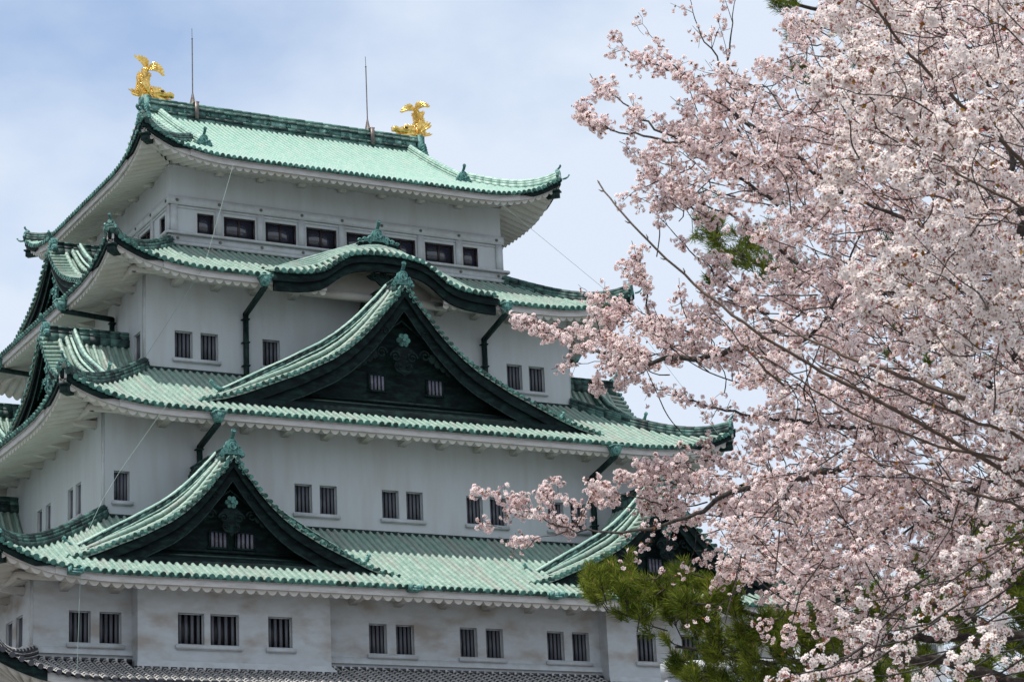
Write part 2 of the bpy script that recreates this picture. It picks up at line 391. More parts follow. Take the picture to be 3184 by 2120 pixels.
# hip ridges
def hips(R, front_only=False, top=0.0):
    for sx in (-1, 1):
        for sy in (-1, 1):
            v = np.linspace(0.0, 0.985, 14)
            x = R['di'][0]+(R['do'][0]-R['di'][0])*v; y = R['di'][1]+(R['do'][1]-R['di'][1])*v
            z = skirt_z(R, 1, x, y)
            P = np.stack([sx*x, sy*y, z], 1); P[:, 2] += 0.02
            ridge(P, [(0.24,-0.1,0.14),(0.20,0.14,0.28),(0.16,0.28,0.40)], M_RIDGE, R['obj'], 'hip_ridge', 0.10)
            d = np.array([sx, sy*1.0, 0])/math.sqrt(2)
            e = P[-1]
            oni(e+UZ*0.10-d*0.05, d, 0.70, R['obj'])
            # beam end clad in copper under the corner
            mb = MB(); c = e - d*0.42 - UZ*0.82; s_ = np.array([-d[1], d[0], 0])
            mb.box(c, (0.17,0.34,0.16), [s_, d, UZ]); mb.box(c+UZ*0.19+d*0.03, (0.24,0.38,0.035), [s_, d, UZ]); mb.build('corner_beam_cap', M_PIPE, R['obj'])
            mb = MB(); mb.box(c-d*1.1+UZ*0.02, (0.14,0.95,0.15), [s_, d, UZ]); mb.build('corner_beam', M_SOFF, R['obj'])
            horn(e+d*0.22-UZ*0.06, d, 0.65, R['obj'])
for R in (R4, R3, R2): hips(R)

# brackets under the eaves
def brackets(R, side, step, big=True):
    along = 1 if side in ('front', 'back') else 0
    wi, hl = R['wall'][along], R['wall'][1-along]
    S, D = SIDES[side]; z = R['zs']-0.24 if big else R['zs']-0.17
    n = int((hl-0.7)/step); far = side == 'right' and big; mb = MB()
    for i in range(-n, n+1):
        s = i*step
        if not far: mb = MB()
        if side == 'front' and R is R4 and abs(s) < 3: continue
        if big:
            c = [W3(side, s+q, wi+u, z+zz) for u, zz in ((0,-0.22),(0.95,-0.10),(1.05,0.02),(1.05,0.10),(0,0.10)) for q in (-0.17,)]
            mb.prism(c, S*0.34)
        else:
            mb.box(W3(side, s, wi+0.2, z), (0.17,0.22,0.14), [S, D, UZ])
        if not far or i == n: mb.build('eave_bracket', M_SOFF, R['obj'])
    if big:
        b = MB()
        for a_, b_ in ([(-hl-0.9, hl+0.9)] if not (side == 'front' and R is R4) else [(-hl-0.9,-3),(3,hl+0.9)]):
            b.box(W3(side, (a_+b_)/2, wi+0.85, z+0.17), ((b_-a_)/2, 0.13, 0.13), [S, D, UZ])
        b.build('eave_beam', M_SOFF, R['obj'])
for R, st in ((R4, 1.9), (R3, 1.9), (R2, 2.1)):
    for sd in ('front', 'left', 'right'): brackets(R, sd, st)

# ------------------------------------------------------------------ top roof (hip and gable)
R5 = mkroof('copper_roof', 'topmost bright mint roof carrying the golden fish', di=(8.0,6.0), do=(11.05,9.15), zi=44.0, zo=42.2, lift=1.36, L=5.5, cc=0.1, wall=(8.78,6.61), zs=42.45)
def z5(s, d):           # front/back slope height, d distance from the ridge line
    v = d/9.15; z = 47.72-(47.72-42.2)*(v*1.16-0.16*v*v)
    dist = np.clip(1-(11.05-np.abs(s))/5.5, 0, 1.2)
    return z + 1.36*dist**3*np.clip((v-0.45)/0.55, 0, 1.3)**1.5
GX = 7.45               # gable verge
for sd in ('front', 'back'):
    sp = 0.285; n = int(11.0/sp); ribs = np.arange(-n, n+1)*sp
    st = np.where(np.abs(ribs) <= GX, 0.3, 9.15-(11.05-np.abs(ribs))*1.0)
    mb, cp = MB(), MB()
    tile_field(mb, None, sd, z5, ribs, st, np.full(len(ribs), 9.15), sp, 0.082, 0.33)
    for s in ribs:
        P = W3(sd, s, 9.15, z5(s, 9.15))+UZ*0.02; cp.tube([P-SIDES[sd][1]*0.02, P+SIDES[sd][1]*0.05], 0.10, 10)
        if abs(s) < 10.8: cp.box(W3(sd, s+sp/2, 9.15, z5(s+sp/2, 9.15))-UZ*0.04, (0.1,0.025,0.05), [SIDES[sd][0], SIDES[sd][1], UZ])
    mb.build('roof_slope', M_TILE5, R5['obj']); cp.build('eave_tile', M_CAP, R5['obj'])
for sd in ('left', 'right'):
    sp = 0.30; n = int(9.1/sp); ribs = np.arange(-n, n+1)*sp
    zs5 = lambda s, d: z5(11.05-9.15+np.abs(s), d-(11.05-9.15))*0+ (lambda dd: 47.72-(47.72-42.2)*((dd/9.15)*1.16-0.16*(dd/9.15)**2))(d-1.9) + 1.36*np.clip(1-(9.15-np.abs(s))/5.5, 0, 1.2)**3*np.clip(((d-1.9)/9.15-0.45)/0.55, 0, 1.3)**1.5
    st = np.maximum(11.05-(9.15-np.abs(ribs)), GX-0.5)
    mb, cp = MB(), MB()
    tile_field(mb, None, sd, zs5, ribs, st, np.full(len(ribs), 11.05), sp, 0.085, 0.33)
    for s in ribs:
        P = W3(sd, s, 11.05, zs5(s, 11.05))+UZ*0.02; cp.tube([P-SIDES[sd][1]*0.02, P+SIDES[sd][1]*0.05], 0.105, 10)
        cp.box(W3(sd, s+sp/2, 11.05, zs5(s+sp/2, 11.05))-UZ*0.04, (0.1,0.025,0.05), [SIDES[sd][0], SIDES[sd][1], UZ])
    mb.build('roof_slope', M_TILE5, R5['obj']); cp.build('eave_tile', M_CAP, R5['obj'])
# eaves of the top roof: reuse the soffit code with no tiles
def eave_only(R, side, zf, per, fh=0.34, dark=2.4):
    along = 1 if side in ('front', 'back') else 0
    so_, do = R['do'][1-along], R['do'][along]; wi, lim = R['wall'][along], R['wall'][1-along]
    D = SIDES[side][1]
    ns = int(2*so_/per*14); s = np.linspace(-so_+0.05, so_-0.05, ns); edge = do-0.1
    top = zf(s, edge)-0.07; bot = top-fh
    ph = np.abs(((s/per) % 1.0)-0.5)*2; wave = 0.18*(1-ph**2.2); cw = so_-dark
    k = np.where(np.abs(s) <= cw+0.02)[0]
    fb = MB(); fb.strip(W3(side, s[k], edge, bot[k]), W3(side, s[k], edge, top[k]), -D*0.12)
    fb.strip(W3(side, s[k], edge+0.045, top[k]-0.1), W3(side, s[k], edge+0.045, top[k]), -D*0.043); fb.build('fascia', M_FASC, R['obj'])
    for sg in (-1, 1):
        k = np.where(s*sg >= cw-0.05)[0]
        db = MB(); db.strip(W3(side, s[k], edge+0.06, top[k]-0.28*np.clip((np.abs(s[k])-cw)/0.8, 0.25, 1)), W3(side, s[k], edge+0.06, top[k]+0.03), -D*0.10); db.build('corner_fascia', M_DARK, R['obj'])
        fb = MB(); fb.strip(W3(side, s[k], edge-0.05, bot[k]), W3(side, s[k], edge-0.05, top[k]-0.02), -D*0.10); fb.build('fascia', M_FASC, R['obj'])
    d0 = np.where(np.abs(s) > lim, wi+(np.abs(s)-lim)/(so_-0.1-lim)*(do-0.1-wi), wi)
    rows = []
    for t in np.linspace(0, 1, 5):
        d = (edge-0.14)*(1-t)+np.minimum(d0, edge-0.15)*t
        rows.append(W3(side, s, d, bot+(R['zs']-R['zo']+0.43)*((edge-0.14-d)/(edge-wi))-wave))
    sb_ = MB(); sb_.grid(np.stack(rows, 0)); sb_.grid(np.stack([W3(side, s, edge-0.12, bot+0.03), rows[0]], 0)); sb_.build('soffit', M_SOFF, R['obj'])
for sd in ('front', 'back'): eave_only(R5, sd, z5, 0.40)
for sd in ('left', 'right'): eave_only(R5, sd, zs5, 0.40)
for sd in ('front', 'left', 'right'): brackets(R5, sd, 2.12, big=False)
# main ridge
mb = MB()
xs = np.arange(-7.55, 7.56, 0.5)
LAY = [(0.50,47.30,47.50),(0.40,47.50,47.66),(0.46,47.68,47.80),(0.36,47.80,48.10),(0.42,48.12,48.20),(0.34,48.20,48.33),(0.38,48.34,48.44)]
M_RIDGEM = mat('copper ridge mid', (0.05,0.12,0.105), (0.20,0.36,0.31), 1.6, 0.55, 0.5, lo=0.35, hi=0.7, bump=0.3, spec=0.3)
for mname, mt, lay in (('main_ridge', M_RIDGE, (0, 2, 4)), ('ridge_course', M_RIDGEM, (1, 3, 6)), ('ridge_course', M_RIDGEL, (5,))):
    mb = MB()
    for q in lay:
        hw, z0, z1 = LAY[q]; step = 0.5 if q != 3 else 0.62; xq = np.arange(-7.55, 7.56, step)
        for i in range(len(xq)-1): mb.box(((xq[i]+xq[i+1])/2, 0, (z0+z1)/2), (step/2-0.004, hw+0.012*random.random(), (z1-z0)/2))
    mb.build(mname, mt, R5['obj'])
# crest roundels along the ridge side
mb = MB()
for i in range(13):
    x = -6.6+i*1.1
    for sy in (-1, 1):
        t = np.linspace(0, 2*math.pi, 13)
        mb.tube(np.stack([x+0.14*np.cos(t), np.full(13, sy*0.385), 47.95+0.14*np.sin(t)], 1), 0.018, 5, False)
        for a in (1.571, 3.665, 5.76):
            mb.prism(circ((x+0.06*math.cos(a), sy*0.385-0.02, 47.95+0.06*math.sin(a)), 0.05, 8), (0, 0.04, 0))
mb.build('ridge_crest', M_CAP, R5['obj'])
for sx in (-1, 1):
    # ridge end block, stacked round tiles and verge
    mb = MB(); mb.box((sx*7.62, 0, 47.95), (0.16,0.36,0.62)); mb.box((sx*7.70, 0, 48.35), (0.2,0.26,0.22))
    for i in range(5):
        for sy in (-1, 1):
            mb.tube([(sx*7.72, sy*0.02, 47.95-i*0.15), (sx*7.72, sy*(0.62+0.07*i), 47.93-i*0.17)], 0.085, 8)
    mb.build('ridge_end_stack', M_ONI, R5['obj'])
    oni((sx*7.95, 0, 47.2), (sx, 0, 0), 1.0, R5['obj'])
    # descending ridges on front and back slope, hip ridges, verge tiles, gable
    for sy in (-1, 1):
        d = np.linspace(0.45, 6.25, 14)
        P = np.stack([np.full(14, sx*6.95), sy*d, z5(6.95, d)], 1)
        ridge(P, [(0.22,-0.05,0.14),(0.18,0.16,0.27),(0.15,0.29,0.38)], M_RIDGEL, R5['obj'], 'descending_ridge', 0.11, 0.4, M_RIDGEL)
        oni(P[-1]+np.array([0, sy*0.14, 0.0]), (0, sy, 0), 0.95, R5['obj'])
        for xo in (7.28, 7.52):
            dd = np.linspace(0.35, 5.9, 18); Q = np.stack([np.full(18, sx*xo), sy*dd, z5(6.9, dd)+0.10], 1)
            mv = MB()
            for i in range(17): mv.tube([Q[i], Q[i+1]], [0.085,0.10], 8)
            mv.build('verge_tile', M_RIDGEL, R5['obj'])
        # verge end tiles along the barge
        mv = MB(); dd = np.arange(0.55, 6.2, 0.34)
        for q in dd:
            z_ = float(z5(6.9, q))-0.02
            mv.tube([(sx*7.55, sy*q, z_), (sx*7.98, sy*q, z_-0.03)], 0.085, 8)
        mv.build('verge_end_tile', M_RIDGEL, R5['obj'])
        mv = MB(); dd = np.linspace(0, 6.3, 20)
        up = np.stack([np.full(20, sx*7.92), sy*dd, z5(6.9, dd)-0.08], 1); lo = up.copy(); lo[:, 2] -= 0.62-0.2*dd/6.3
        mv.strip(lo, up, (-sx*0.1, 0, 0)); mv.build('barge_board', M_DARK, R5['obj'])
        mv = MB(); lo2 = np.stack([np.full(20, sx*7.2), sy*dd, np.full(20, 43.7)], 1); up2 = np.stack([np.full(20, sx*7.2), sy*dd, np.maximum(z5(6.9, dd)-0.05, 43.75)], 1)
        mv.grid(np.stack([lo2, up2])); mv.grid(np.stack([up2, up+[0,0,0.04]])); mv.build('gable_wall', M_DARK, R5['obj'])
        # hip
        t = np.linspace(0, 0.985, 12); x = 7.3+(11.05-7.3)*t; y = 5.4+(9.15-5.4)*t
        P = np.stack([sx*x, sy*y, z5(x, y)+0.02], 1)
        ridge(P, [(0.22,-0.08,0.13),(0.18,0.13,0.26),(0.15,0.26,0.36)], M_RIDGE if sx < 0 else M_RIDGEL, R5['obj'], 'hip_ridge', 0.10)  # left hips dark, right hips pale: shade and sunlight put into the copper colour
        dv = np.array([sx, sy, 0])/math.sqrt(2); e = P[-1]; oni(e+UZ*0.06-dv*0.05, dv, 0.70, R5['obj'])
        sv = np.array([-dv[1], dv[0], 0]); c = e-dv*0.42-UZ*0.86
        mb = MB(); mb.box(c, (0.16,0.32,0.15), [sv, dv, UZ]); mb.box(c+UZ*0.18+dv*0.03, (0.23,0.36,0.035), [sv, dv, UZ]); mb.build('corner_beam_cap', M_PIPE, R5['obj'])
        mb = MB(); mb.box(c-dv*1.1, (0.12,0.9,0.13), [sv, dv, UZ]); mb.build('corner_beam', M_SOFF, R5['obj'])
        horn(e+dv*0.22-UZ*0.08, dv, 0.65, R5['obj'])

# ------------------------------------------------------------------ pointed gables
PX = np.array([0,.024,.065,.112,.154,.22,.293,.376,.541,.72,.81,.9,1.0,1.06])
PZ = np.array([1.0,.955,.863,.779,.696,.587,.486,.395,.262,.145,.085,.035,0,-.03])
def hexflower(mb, c, r, S, D):
    c = np.asarray(c, float)
    for i in range(6):
        a = i*math.pi/3
        q = c+S*math.cos(a)*r*0.62+UZ*math.sin(a)*r*0.62
        t = np.arange(8)/8*2*math.pi
        mb.prism([q+(S*math.cos(b)+UZ*math.sin(b))*r*0.36 for b in t], D*0.10)
    t = np.arange(12)/12*2*math.pi
    mb.prism([c+(S*math.cos(b)+UZ*math.sin(b))*r*0.62 for b in t], D*0.05)
    mb.prism([c+(S*math.cos(b)+UZ*math.sin(b))*r*0.22 for b in t], D*0.18)
def scroll(mb, c, r, S, D, sg=1, turns=1.4, tk=0.045):
    t = np.linspace(0, turns*2*math.pi, 22); rr = r*(1-0.75*t/t[-1])
    mb.tube(np.array([np.asarray(c)+S*(sg*rr_*math.cos(b))+UZ*(rr_*math.sin(b)) for b, rr_ in zip(t, rr)]), tk, 5)
def gable(side, cs, w, za, zb, df, db, label, win=None, hook=True, pale=False, gscale=1.0, recess=0.95):
    g = bpy.data.objects.new('gable', None); COL.objects.link(g); g.parent = castle; g['label'] = label
    S, D = SIDES[side]
    zc = lambda s: zb+(za-zb)*np.interp(np.abs(s-cs)/w, PX, PZ)
    # arc-length parametrised half profile
    u = np.linspace(0, 1.03, 60)*w; z = zb+(za-zb)*np.interp(u/w, PX, PZ)
    al = np.concatenate([[0], np.cumsum(np.hypot(np.diff(u), np.diff(z)))])
    def at(a): return np.interp(a, al, u), np.interp(a, al, z)
    tot = al[-1]
    bl = min(1.0, w/9.0)
    for sg in (-1, 1):
        cap, vt, sl, rb = MB(), MB(), MB(), MB()
        n = int(tot/0.325)
        aa = np.arange(n)*0.325+0.25
        for a in aa:
            uu, zz = at(a); u2, z2 = at(min(a+0.345, tot)); P0 = W3(side, cs+sg*uu, df+0.10, zz+0.05); P1 = W3(side, cs+sg*uu, df-0.72, zz+0.13)
            for q0, q1 in ((0, 0.5), (0.5, 1.0)):
                vt.tube([P0*(1-q0)+P1*q0, P0*(1-q1)+P1*q1], [0.086, 0.078], 9)
            cap.tube([P0-D*0.01, P0+D*0.04], 0.088, 10)
            um, zm = at(a+0.17); cap.box(W3(side, cs+sg*um, df+0.10, zm-0.02), (0.10,0.02,0.06), [S, D, UZ])
        # roof surface (sloping sheet) from the barge back to the wall
        A = W3(side, cs+sg*u, df+0.08, z-0.03); B = W3(side, cs+sg*u, db, z-0.03)
        sl.grid(np.stack([A, B], 0)); A2 = A-UZ*0.10; B2 = B-UZ*0.10; sl.grid(np.stack([A, A2], 0))
        # long ribs following the curve, behind the short tiles
        k = 0; d = df-0.80; big = min(tot, 1e9)
        ds = [df-0.80, df-1.12]; dd_ = df-2.05
        while dd_ > db: ds.append(dd_); dd_ -= 0.34
        for j, d in enumerate(ds):
            m_ = int(tot/0.4); q = np.linspace(0.15, tot-(0.05 if j < 2 else 0.0), m_)
            uu, zz = at(q); P = W3(side, cs+sg*uu, d, zz+(0.15, 0.27)[j]+(0, 0.2)[j]*bl*np.sin(math.pi*np.clip(q/tot/0.9, 0, 1)) if j < 2 else zz+0.03)
            r = 0.115 if j < 2 else 0.095
            for i in range(m_-1): rb.tube([P[i], P[i+1]], [r*0.93, r*1.03], 7, False)
        # descending ridge with its hooked end
        e = tot*0.865 if hook else tot*0.9
        q = np.linspace(0.2, e, 26); uu, zz = at(q); P = W3(side, cs+sg*uu, df-1.52, zz+0.42*bl*np.sin(math.pi*q/e))
        ridge(P, [(0.26,0.28,0.36)], M_RIDGEL, g, 'ridge_course', 0, 0.42)
        ridge(P, [(0.20,-0.50,0.27),(0.16,0.37,0.52),(0.18,0.54,0.60)], M_RIDGE, g, 'descending_ridge', 0.085, 0.42, M_RIDGEL)
        o_ = P[-1]; dr = P[-1]-P[-3]; dr[2] = 0; dr /= np.linalg.norm(dr)
        if hook:
            horn(o_+UZ*0.60, dr, 1.25, g); mb = MB(); mb.tube([o_+UZ*0.1-dr*0.1, o_+UZ*0.08+dr*0.22], 0.14, 10); mb.tube([o_+UZ*0.40-dr*0.1, o_+UZ*0.38+dr*0.14], 0.13, 8); mb.build('ridge_end_scroll', M_ONI, g)
        # barge board in two steps with a pale lower edge
        bd = 0.14*w if w < 8 else 1.15
        bd = min(bd, 1.2)
        top = W3(side, cs+sg*u, df, z-0.10)
        lo = W3(side, cs+sg*u*0.985, df, z-0.10-bd*0.42)
        s1 = MB(); s1.strip(lo, top, -D*0.16); s1.build('barge_board', M_DARK, g)
        lo2 = W3(side, cs+sg*u*0.96, df-0.14, np.maximum(z-0.10-bd*(1.0-0.25*u/w), zb-0.55)); t2 = W3(side, cs+sg*u*0.985, df-0.14, z-0.10-bd*0.30)
        s2 = MB(); s2.strip(lo2, t2, -D*0.14); s2.build('barge_board', M_DARK, g)
        e0 = lo2+D*0.02; s3 = MB(); s3.strip(e0, e0+UZ*0.06, -D*0.10); s3.build('barge_edge', M_PIPE, g)
        # inner rafter line
        kx = np.linspace(0, 0.86, 30)*w; kz = za-bd*1.35-(za-bd*1.35-zb-0.1)*(1-(1-kx/(0.86*w))**1.35)
        L_ = W3(side, cs+sg*kx, df-0.42, kz-0.09); s4 = MB(); s4.strip(L_, L_+UZ*0.07, -D*0.08); s4.build('inner_moulding', M_PIPE, g)
        gm = M_TILEY if side in ('front', 'back') else M_TILE
        sl.build('gable_roof', gm, g); rb.build('gable_rib_tile', gm, g)
        vt.build('verge_tile', M_TILE, g); cap.build('verge_cap', M_CAP, g)
    # gable wall, base band
    dw = df-recess
    us = np.linspace(-1, 1, 61)*w*0.99; zz = zb+(za-zb)*np.interp(np.abs(us)/w, PX, PZ)-0.05
    ft = MB()
    holes = win or []
    lo = W3(side, cs+us, dw, zb-0.6); hi = W3(side, cs+us, dw, zz)
    ft.grid(np.stack([lo, hi], 0)); ft.build('gable_wall', M_DARK, g)
    ft = MB(); ft.box(W3(side, cs, df-0.52, zb+0.52), (w*0.84, 0.03, 0.05), [S, D, UZ]); ft.box(W3(side, cs, dw+0.05, zb+0.84), (w*0.74, 0.05, 0.06), [S, D, UZ]); ft.build('base_band', M_DARKG, g)
    ap = MB(); q = np.linspace(-0.80, 0.80, 9)*w; ap.grid(np.stack([W3(side, cs+q, dw-0.02, zb+0.80), W3(side, cs+q, df-0.55, zb+0.50), W3(side, cs+q, df+0.02, zb+0.20), W3(side, cs+q, df+0.02, zb-0.12)], 0)); ap.build('base_apron', M_DARK, g)
    # soffit between barge and wall
    sf = MB()
    for sg in (-1, 1): sf.grid(np.stack([W3(side, cs+sg*u, df-0.1, z-0.18), W3(side, cs+sg*u, dw-0.05, z-0.18)], 0))
    sf.build('gable_soffit', M_DARK, g)
    # carvings
    k = gscale; cz = za-(za-zb)*0.44
    cm = M_ONI if pale else M_DARKG
    cv = MB(); hexflower(cv, W3(side, cs, df-0.36, cz+0.15*k), 0.30*k, S, D); cv.build('flower_boss', M_ONI if pale else M_CAP, g)
    cv = MB(); dd = df-0.40
    prof = [(-0.28,0.1),(0.28,0.1),(0.50,-0.08),(0.54,-0.36),(0.36,-0.52),(0.42,-0.72),(0.30,-0.94),(0.12,-1.0),(0,-1.14),(-0.12,-1.0),(-0.30,-0.94),(-0.42,-0.72),(-0.36,-0.52),(-0.54,-0.36),(-0.50,-0.08)]
    cv.prism([W3(side, cs+x*k, dd-0.02, cz-0.22*k+z_*k) for x, z_ in prof], D*0.09)
    cv.build('gable_pendant', cm if pale else M_DARK, g); cv = MB()
    for sg in (-1, 1):
        scroll(cv, W3(side, cs+sg*0.36*k, dd+0.1, cz-0.55*k), 0.24*k, S, D, sg, tk=0.04*k); scroll(cv, W3(side, cs+sg*0.95*k, dd+0.06, cz-0.42*k), 0.24*k, S, D, -sg, tk=0.045*k)
        scroll(cv, W3(side, cs+sg*0.2*k, dd+0.1, cz-0.95*k), 0.13*k, S, D, sg, tk=0.03*k)
        for i, (x, z_) in enumerate(((1.25,-0.5),(1.5,-0.68),(1.75,-0.82),(2.0,-0.98))):
            t = np.arange(9)/9*2*math.pi
            cv.prism([W3(side, cs+sg*x*k, dd, cz+z_*k)+(S*math.cos(b)*0.16+UZ*math.sin(b)*0.2)*k for b in t], D*0.07)
    cv.build('gable_carving', cm if pale else M_DARKG, g)
    cv = MB(); t = np.linspace(0, 2*math.pi, 25); cc_ = W3(side, cs, df-0.30, za-(za-zb)*0.235)
    # crest ring under the peak
    cv.tube(np.array([W3(side, cs, dw+0.03, za-(za-zb)*0.24)+(S*math.cos(b)+UZ*math.sin(b))*0.30*k for b in t]), 0.02, 5, False)
    for sg in (-1, 1): scroll(cv, W3(side, cs+sg*0.85*k, df+0.01-0.13, za-(za-zb)*0.36), 0.18*k, S, D, sg, tk=0.03)
    for sg in (-1, 1): scroll(cv, W3(side, cs+sg*w*0.78, df-0.12, zb+0.25), 0.22*k, S, D, sg, tk=0.03)
    cv.build('crest_ring', M_DARKG, g)
    # windows with bars
    for (a, b, c, d_) in holes:
        wf = MB(); q = 0.05
        for (x0, x1, y0, y1) in ((a-q,a,c-q,d_+q),(b,b+q,c-q,d_+q),(a,b,d_,d_+q),(a-0.1,b+0.1,c-q*1.6,c)):
            wf.box(W3(side, (x0+x1)/2, dw+0.06, (y0+y1)/2), ((x1-x0)/2, 0.07, (y1-y0)/2), [S, D, UZ])
        f = wf.build('gable_window', M_DARKG, g)
        wp = MB(); wp.box(W3(side, (a+b)/2, dw+0.01, (c+d_)/2), ((b-a)/2, 0.012, (d_-c)/2), [S, D, UZ]); wp.build('pane', M_VOID, f)
        wb = MB()
        for i in range(4):
            x = a+(b-a)*(i+0.62)/4.1; wb.box(W3(side, x, dw+0.07, (c+d_)/2), (0.052, 0.04, (d_-c)/2-0.01), [S, D, UZ])
        wb.build('bars', M_BARL, f)
    # ridge on top of the gable and its end ornament
    P = W3(side, cs, np.linspace(df-0.25, db, 8), za+0.02)
    ridge(P, [(0.30,-0.25,0.10),(0.24,0.12,0.26),(0.18,0.28,0.38),(0.22,0.40,0.47)], M_RIDGE, g, 'gable_ridge', 0.09, 0.45)
    oni(W3(side, cs, df-0.10, za+0.05), D, 1.12*min(1, 0.85+0.15*k), g)
    mb = MB()
    for sg in (-1, 1):
        for q in (0.28, 0.52, 0.76): scroll(mb, W3(side, cs+sg*q*0.62, df-0.02, za+0.02-q*1.0), 0.12, S, D, sg, 1.2, 0.05)
    mb.build('finial_scroll', M_ONI, g)
    return g
gable('front', -0.05, 9.68, 35.38, 29.16, 13.45, 9.05, 'large black gable in the middle of the third roof', win=[(-1.55,-0.80,30.52,31.2),(1.36,2.12,30.52,31.2)], gscale=1.15)
gable('front', -9.9, 7.25, 25.85, 21.08, 16.95, 12.4, 'black gable on the left half of the second roof', win=[(-10.65,-9.9,22.1,22.72),(-9.5,-8.7,22.1,22.72)], gscale=0.95)
gable('front', 11.15, 7.25, 25.85, 21.08, 16.95, 12.4, 'black gable behind the blossoms on the right half of the second roof', win=[(10.4,11.15,22.1,22.72),(11.55,12.35,22.1,22.72)], gscale=0.95)
# side gables
for sd, nm in (('left', 'left'), ('right', 'right')):
    gable(sd, 0.0, 6.3, 39.8, 36.45, 12.55, 8.7, 'side gable on the %s flank of the fourth roof' % nm, pale=True, gscale=0.85, hook=True)
    for c in (-6.75, 6.75):
        gable(sd, c, 5.3, 33.35, 29.7, 15.0, 10.85, ('near' if (c > 0) == (sd == 'left') else 'far')+' side gable on the %s flank of the third roof' % nm, pale=True, gscale=0.8)
    gable(sd, 0.0, 8.6, 26.95, 21.2, 18.9, 13.9, 'wide side gable on the %s flank of the second roof' % nm, pale=True)

# ------------------------------------------------------------------ bow gable of the fourth roof
kg = bpy.data.objects.new('bow_gable', None); COL.objects.link(kg); kg.parent = castle; kg['label'] = 'flowing bow shaped gable over a black arched board'
KS = np.array([0,.6,1.1,1.55,2.0,2.35,2.75,3.2,3.8,4.5,5.2,5.8]); KZ = np.array([37.36,37.35,37.32,37.26,37.12,36.91,36.6,36.27,36.09,36.0,35.97,35.97])
ss = np.linspace(-5.75, 5.75, 93)
def kc(s):
    a = np.abs(s); return np.interp(a, KS, KZ)
def kb(s):
    a = np.abs(s); return 38.60-np.sqrt((0.40*a)**2+0.05)
kcz = np.convolve(np.pad(kc(ss), 2, 'edge'), np.ones(5)/5, 'valid')
def ksurf(d):
    t = np.clip((11.68-d)/1.3, 0, 1); return kcz*(1-t)+np.maximum(kb(ss), kcz+0.05)*t
dl = [11.68, 11.45, 11.2, 10.9, 10.5, 10.1, 9.4, 8.4, 7.2]
mb = MB(); mb.grid(np.stack([W3('front', ss, d, ksurf(d)-0.03) for d in dl], 0)); mb.build('gable_roof', M_TILE, kg)
mb = MB(); cp = MB(); vt = MB()
al = np.concatenate([[0], np.cumsum(np.hypot(np.diff(ss), np.diff(kcz)))])
for a in np.arange(0.15, al[-1], 0.335):
    s = np.interp(a, al, ss); z = np.interp(a, al, kcz); z2 = np.interp(s, ss, ksurf(11.2))
    vt.tube([W3('front', s, 11.72, z+0.04), W3('front', s, 11.2, z2+0.06)], [0.105,0.09], 9); P = W3('front', s, 11.72, z+0.04)
    cp.tube([P, P+np.array([0,-0.06,0])], 0.122, 10); cp.box(W3('front', s+0.16, 11.7, np.interp(s+0.16, ss, kcz)-0.02), (0.09,0.02,0.05))
for d in (11.12, 10.95, 10.78, 10.6, 10.4, 10.15):
    P = resample(W3('front', ss, d, ksurf(d)+0.03), 0.42)
    for i in range(len(P)-1): mb.tube([P[i], P[i+1]], [0.082,0.09], 7, False)
vt.build('verge_tile', M_TILE, kg); cp.build('verge_cap', M_CAP, kg); mb.build('gable_rib_tile', M_TILE, kg)
thick = 0.66+0.10*np.abs(ss)/5.7
mb = MB(); mb.strip(W3('front', ss, 11.66, kcz-0.10-thick*0.45), W3('front', ss, 11.66, kcz-0.08), (0, 0.14, 0)); mb.strip(W3('front', ss*0.985, 11.54, kcz-0.12-thick), W3('front', ss*0.985, 11.54, kcz-0.10-thick*0.3), (0, 0.14, 0))
mb.build('barge_board', M_DARK, kg)
mb = MB(); mb.grid(np.stack([W3('front', ss, 11.35, kcz-0.15), W3('front', ss, 9.1, kcz-0.15)], 0)); mb.build('gable_soffit', M_SOFF, kg)
mb = MB(); k_ = np.abs(ss) < 3.6; mb.strip(W3('front', ss[k_], 10.0, np.full(k_.sum(), 35.55)), W3('front', ss[k_], 10.0, np.maximum(kcz[k_]-0.2, 35.7)), (0, 0.1, 0)); mb.build('tympanum', M_SOFF, kg)
mb = MB(); mb.box((0,-10.25,35.62), (3.7,0.14,0.16)); mb.build('beam', M_SOFF, kg)
mb = MB(); c = W3('front', 0, 11.1, 36.55); hexflower(mb, c+UZ*0.02, 0.2, SIDES['front'][0], SIDES['front'][1])
prof = [(-0.5,0.15),(0.5,0.15),(0.85,-0.02),(0.6,-0.18),(0.35,-0.22),(0.15,-0.42),(0,-0.5),(-0.15,-0.42),(-0.35,-0.22),(-0.6,-0.18),(-0.85,-0.02)]
mb.prism([W3('front', x, 11.05, 36.45+z) for x, z in prof], (0,-0.1,0))
for sg in (-1, 1): scroll(mb, W3('front', sg*0.5, 11.2, 36.42), 0.17, SIDES['front'][0], SIDES['front'][1], sg)
mb.build('gable_carving', M_DARKG, kg)
ridge(W3('front', 0, np.linspace(10.65, 7.0, 8), 38.38), [(0.9,-0.28,-0.05),(0.30,-0.05,0.16),(0.22,0.16,0.30)], M_RIDGE, kg, 'gable_ridge', 0.09)
t = np.linspace(-1.05, 1.05, 15); mb = MB(); mb.strip(W3('front', t, 10.72, 38.18-0.16*t*t-0.16), W3('front', t, 10.72, 38.34-0.14*t*t), (0,0.3,0)); mb.build('ridge_plinth', M_DARK, kg)
oni((0, -10.72, 38.32), (0, -1, 0), 1.1, kg)
mb = MB()
for sg in (-1, 1):
    for i in range(3): scroll(mb, (sg*(0.42+0.27*i), -10.76, 38.42-0.07*i), 0.13-0.02*i, SIDES['front'][0], SIDES['front'][1], sg, 1.2, 0.05)
mb.build('finial_scroll', M_ONI, kg)

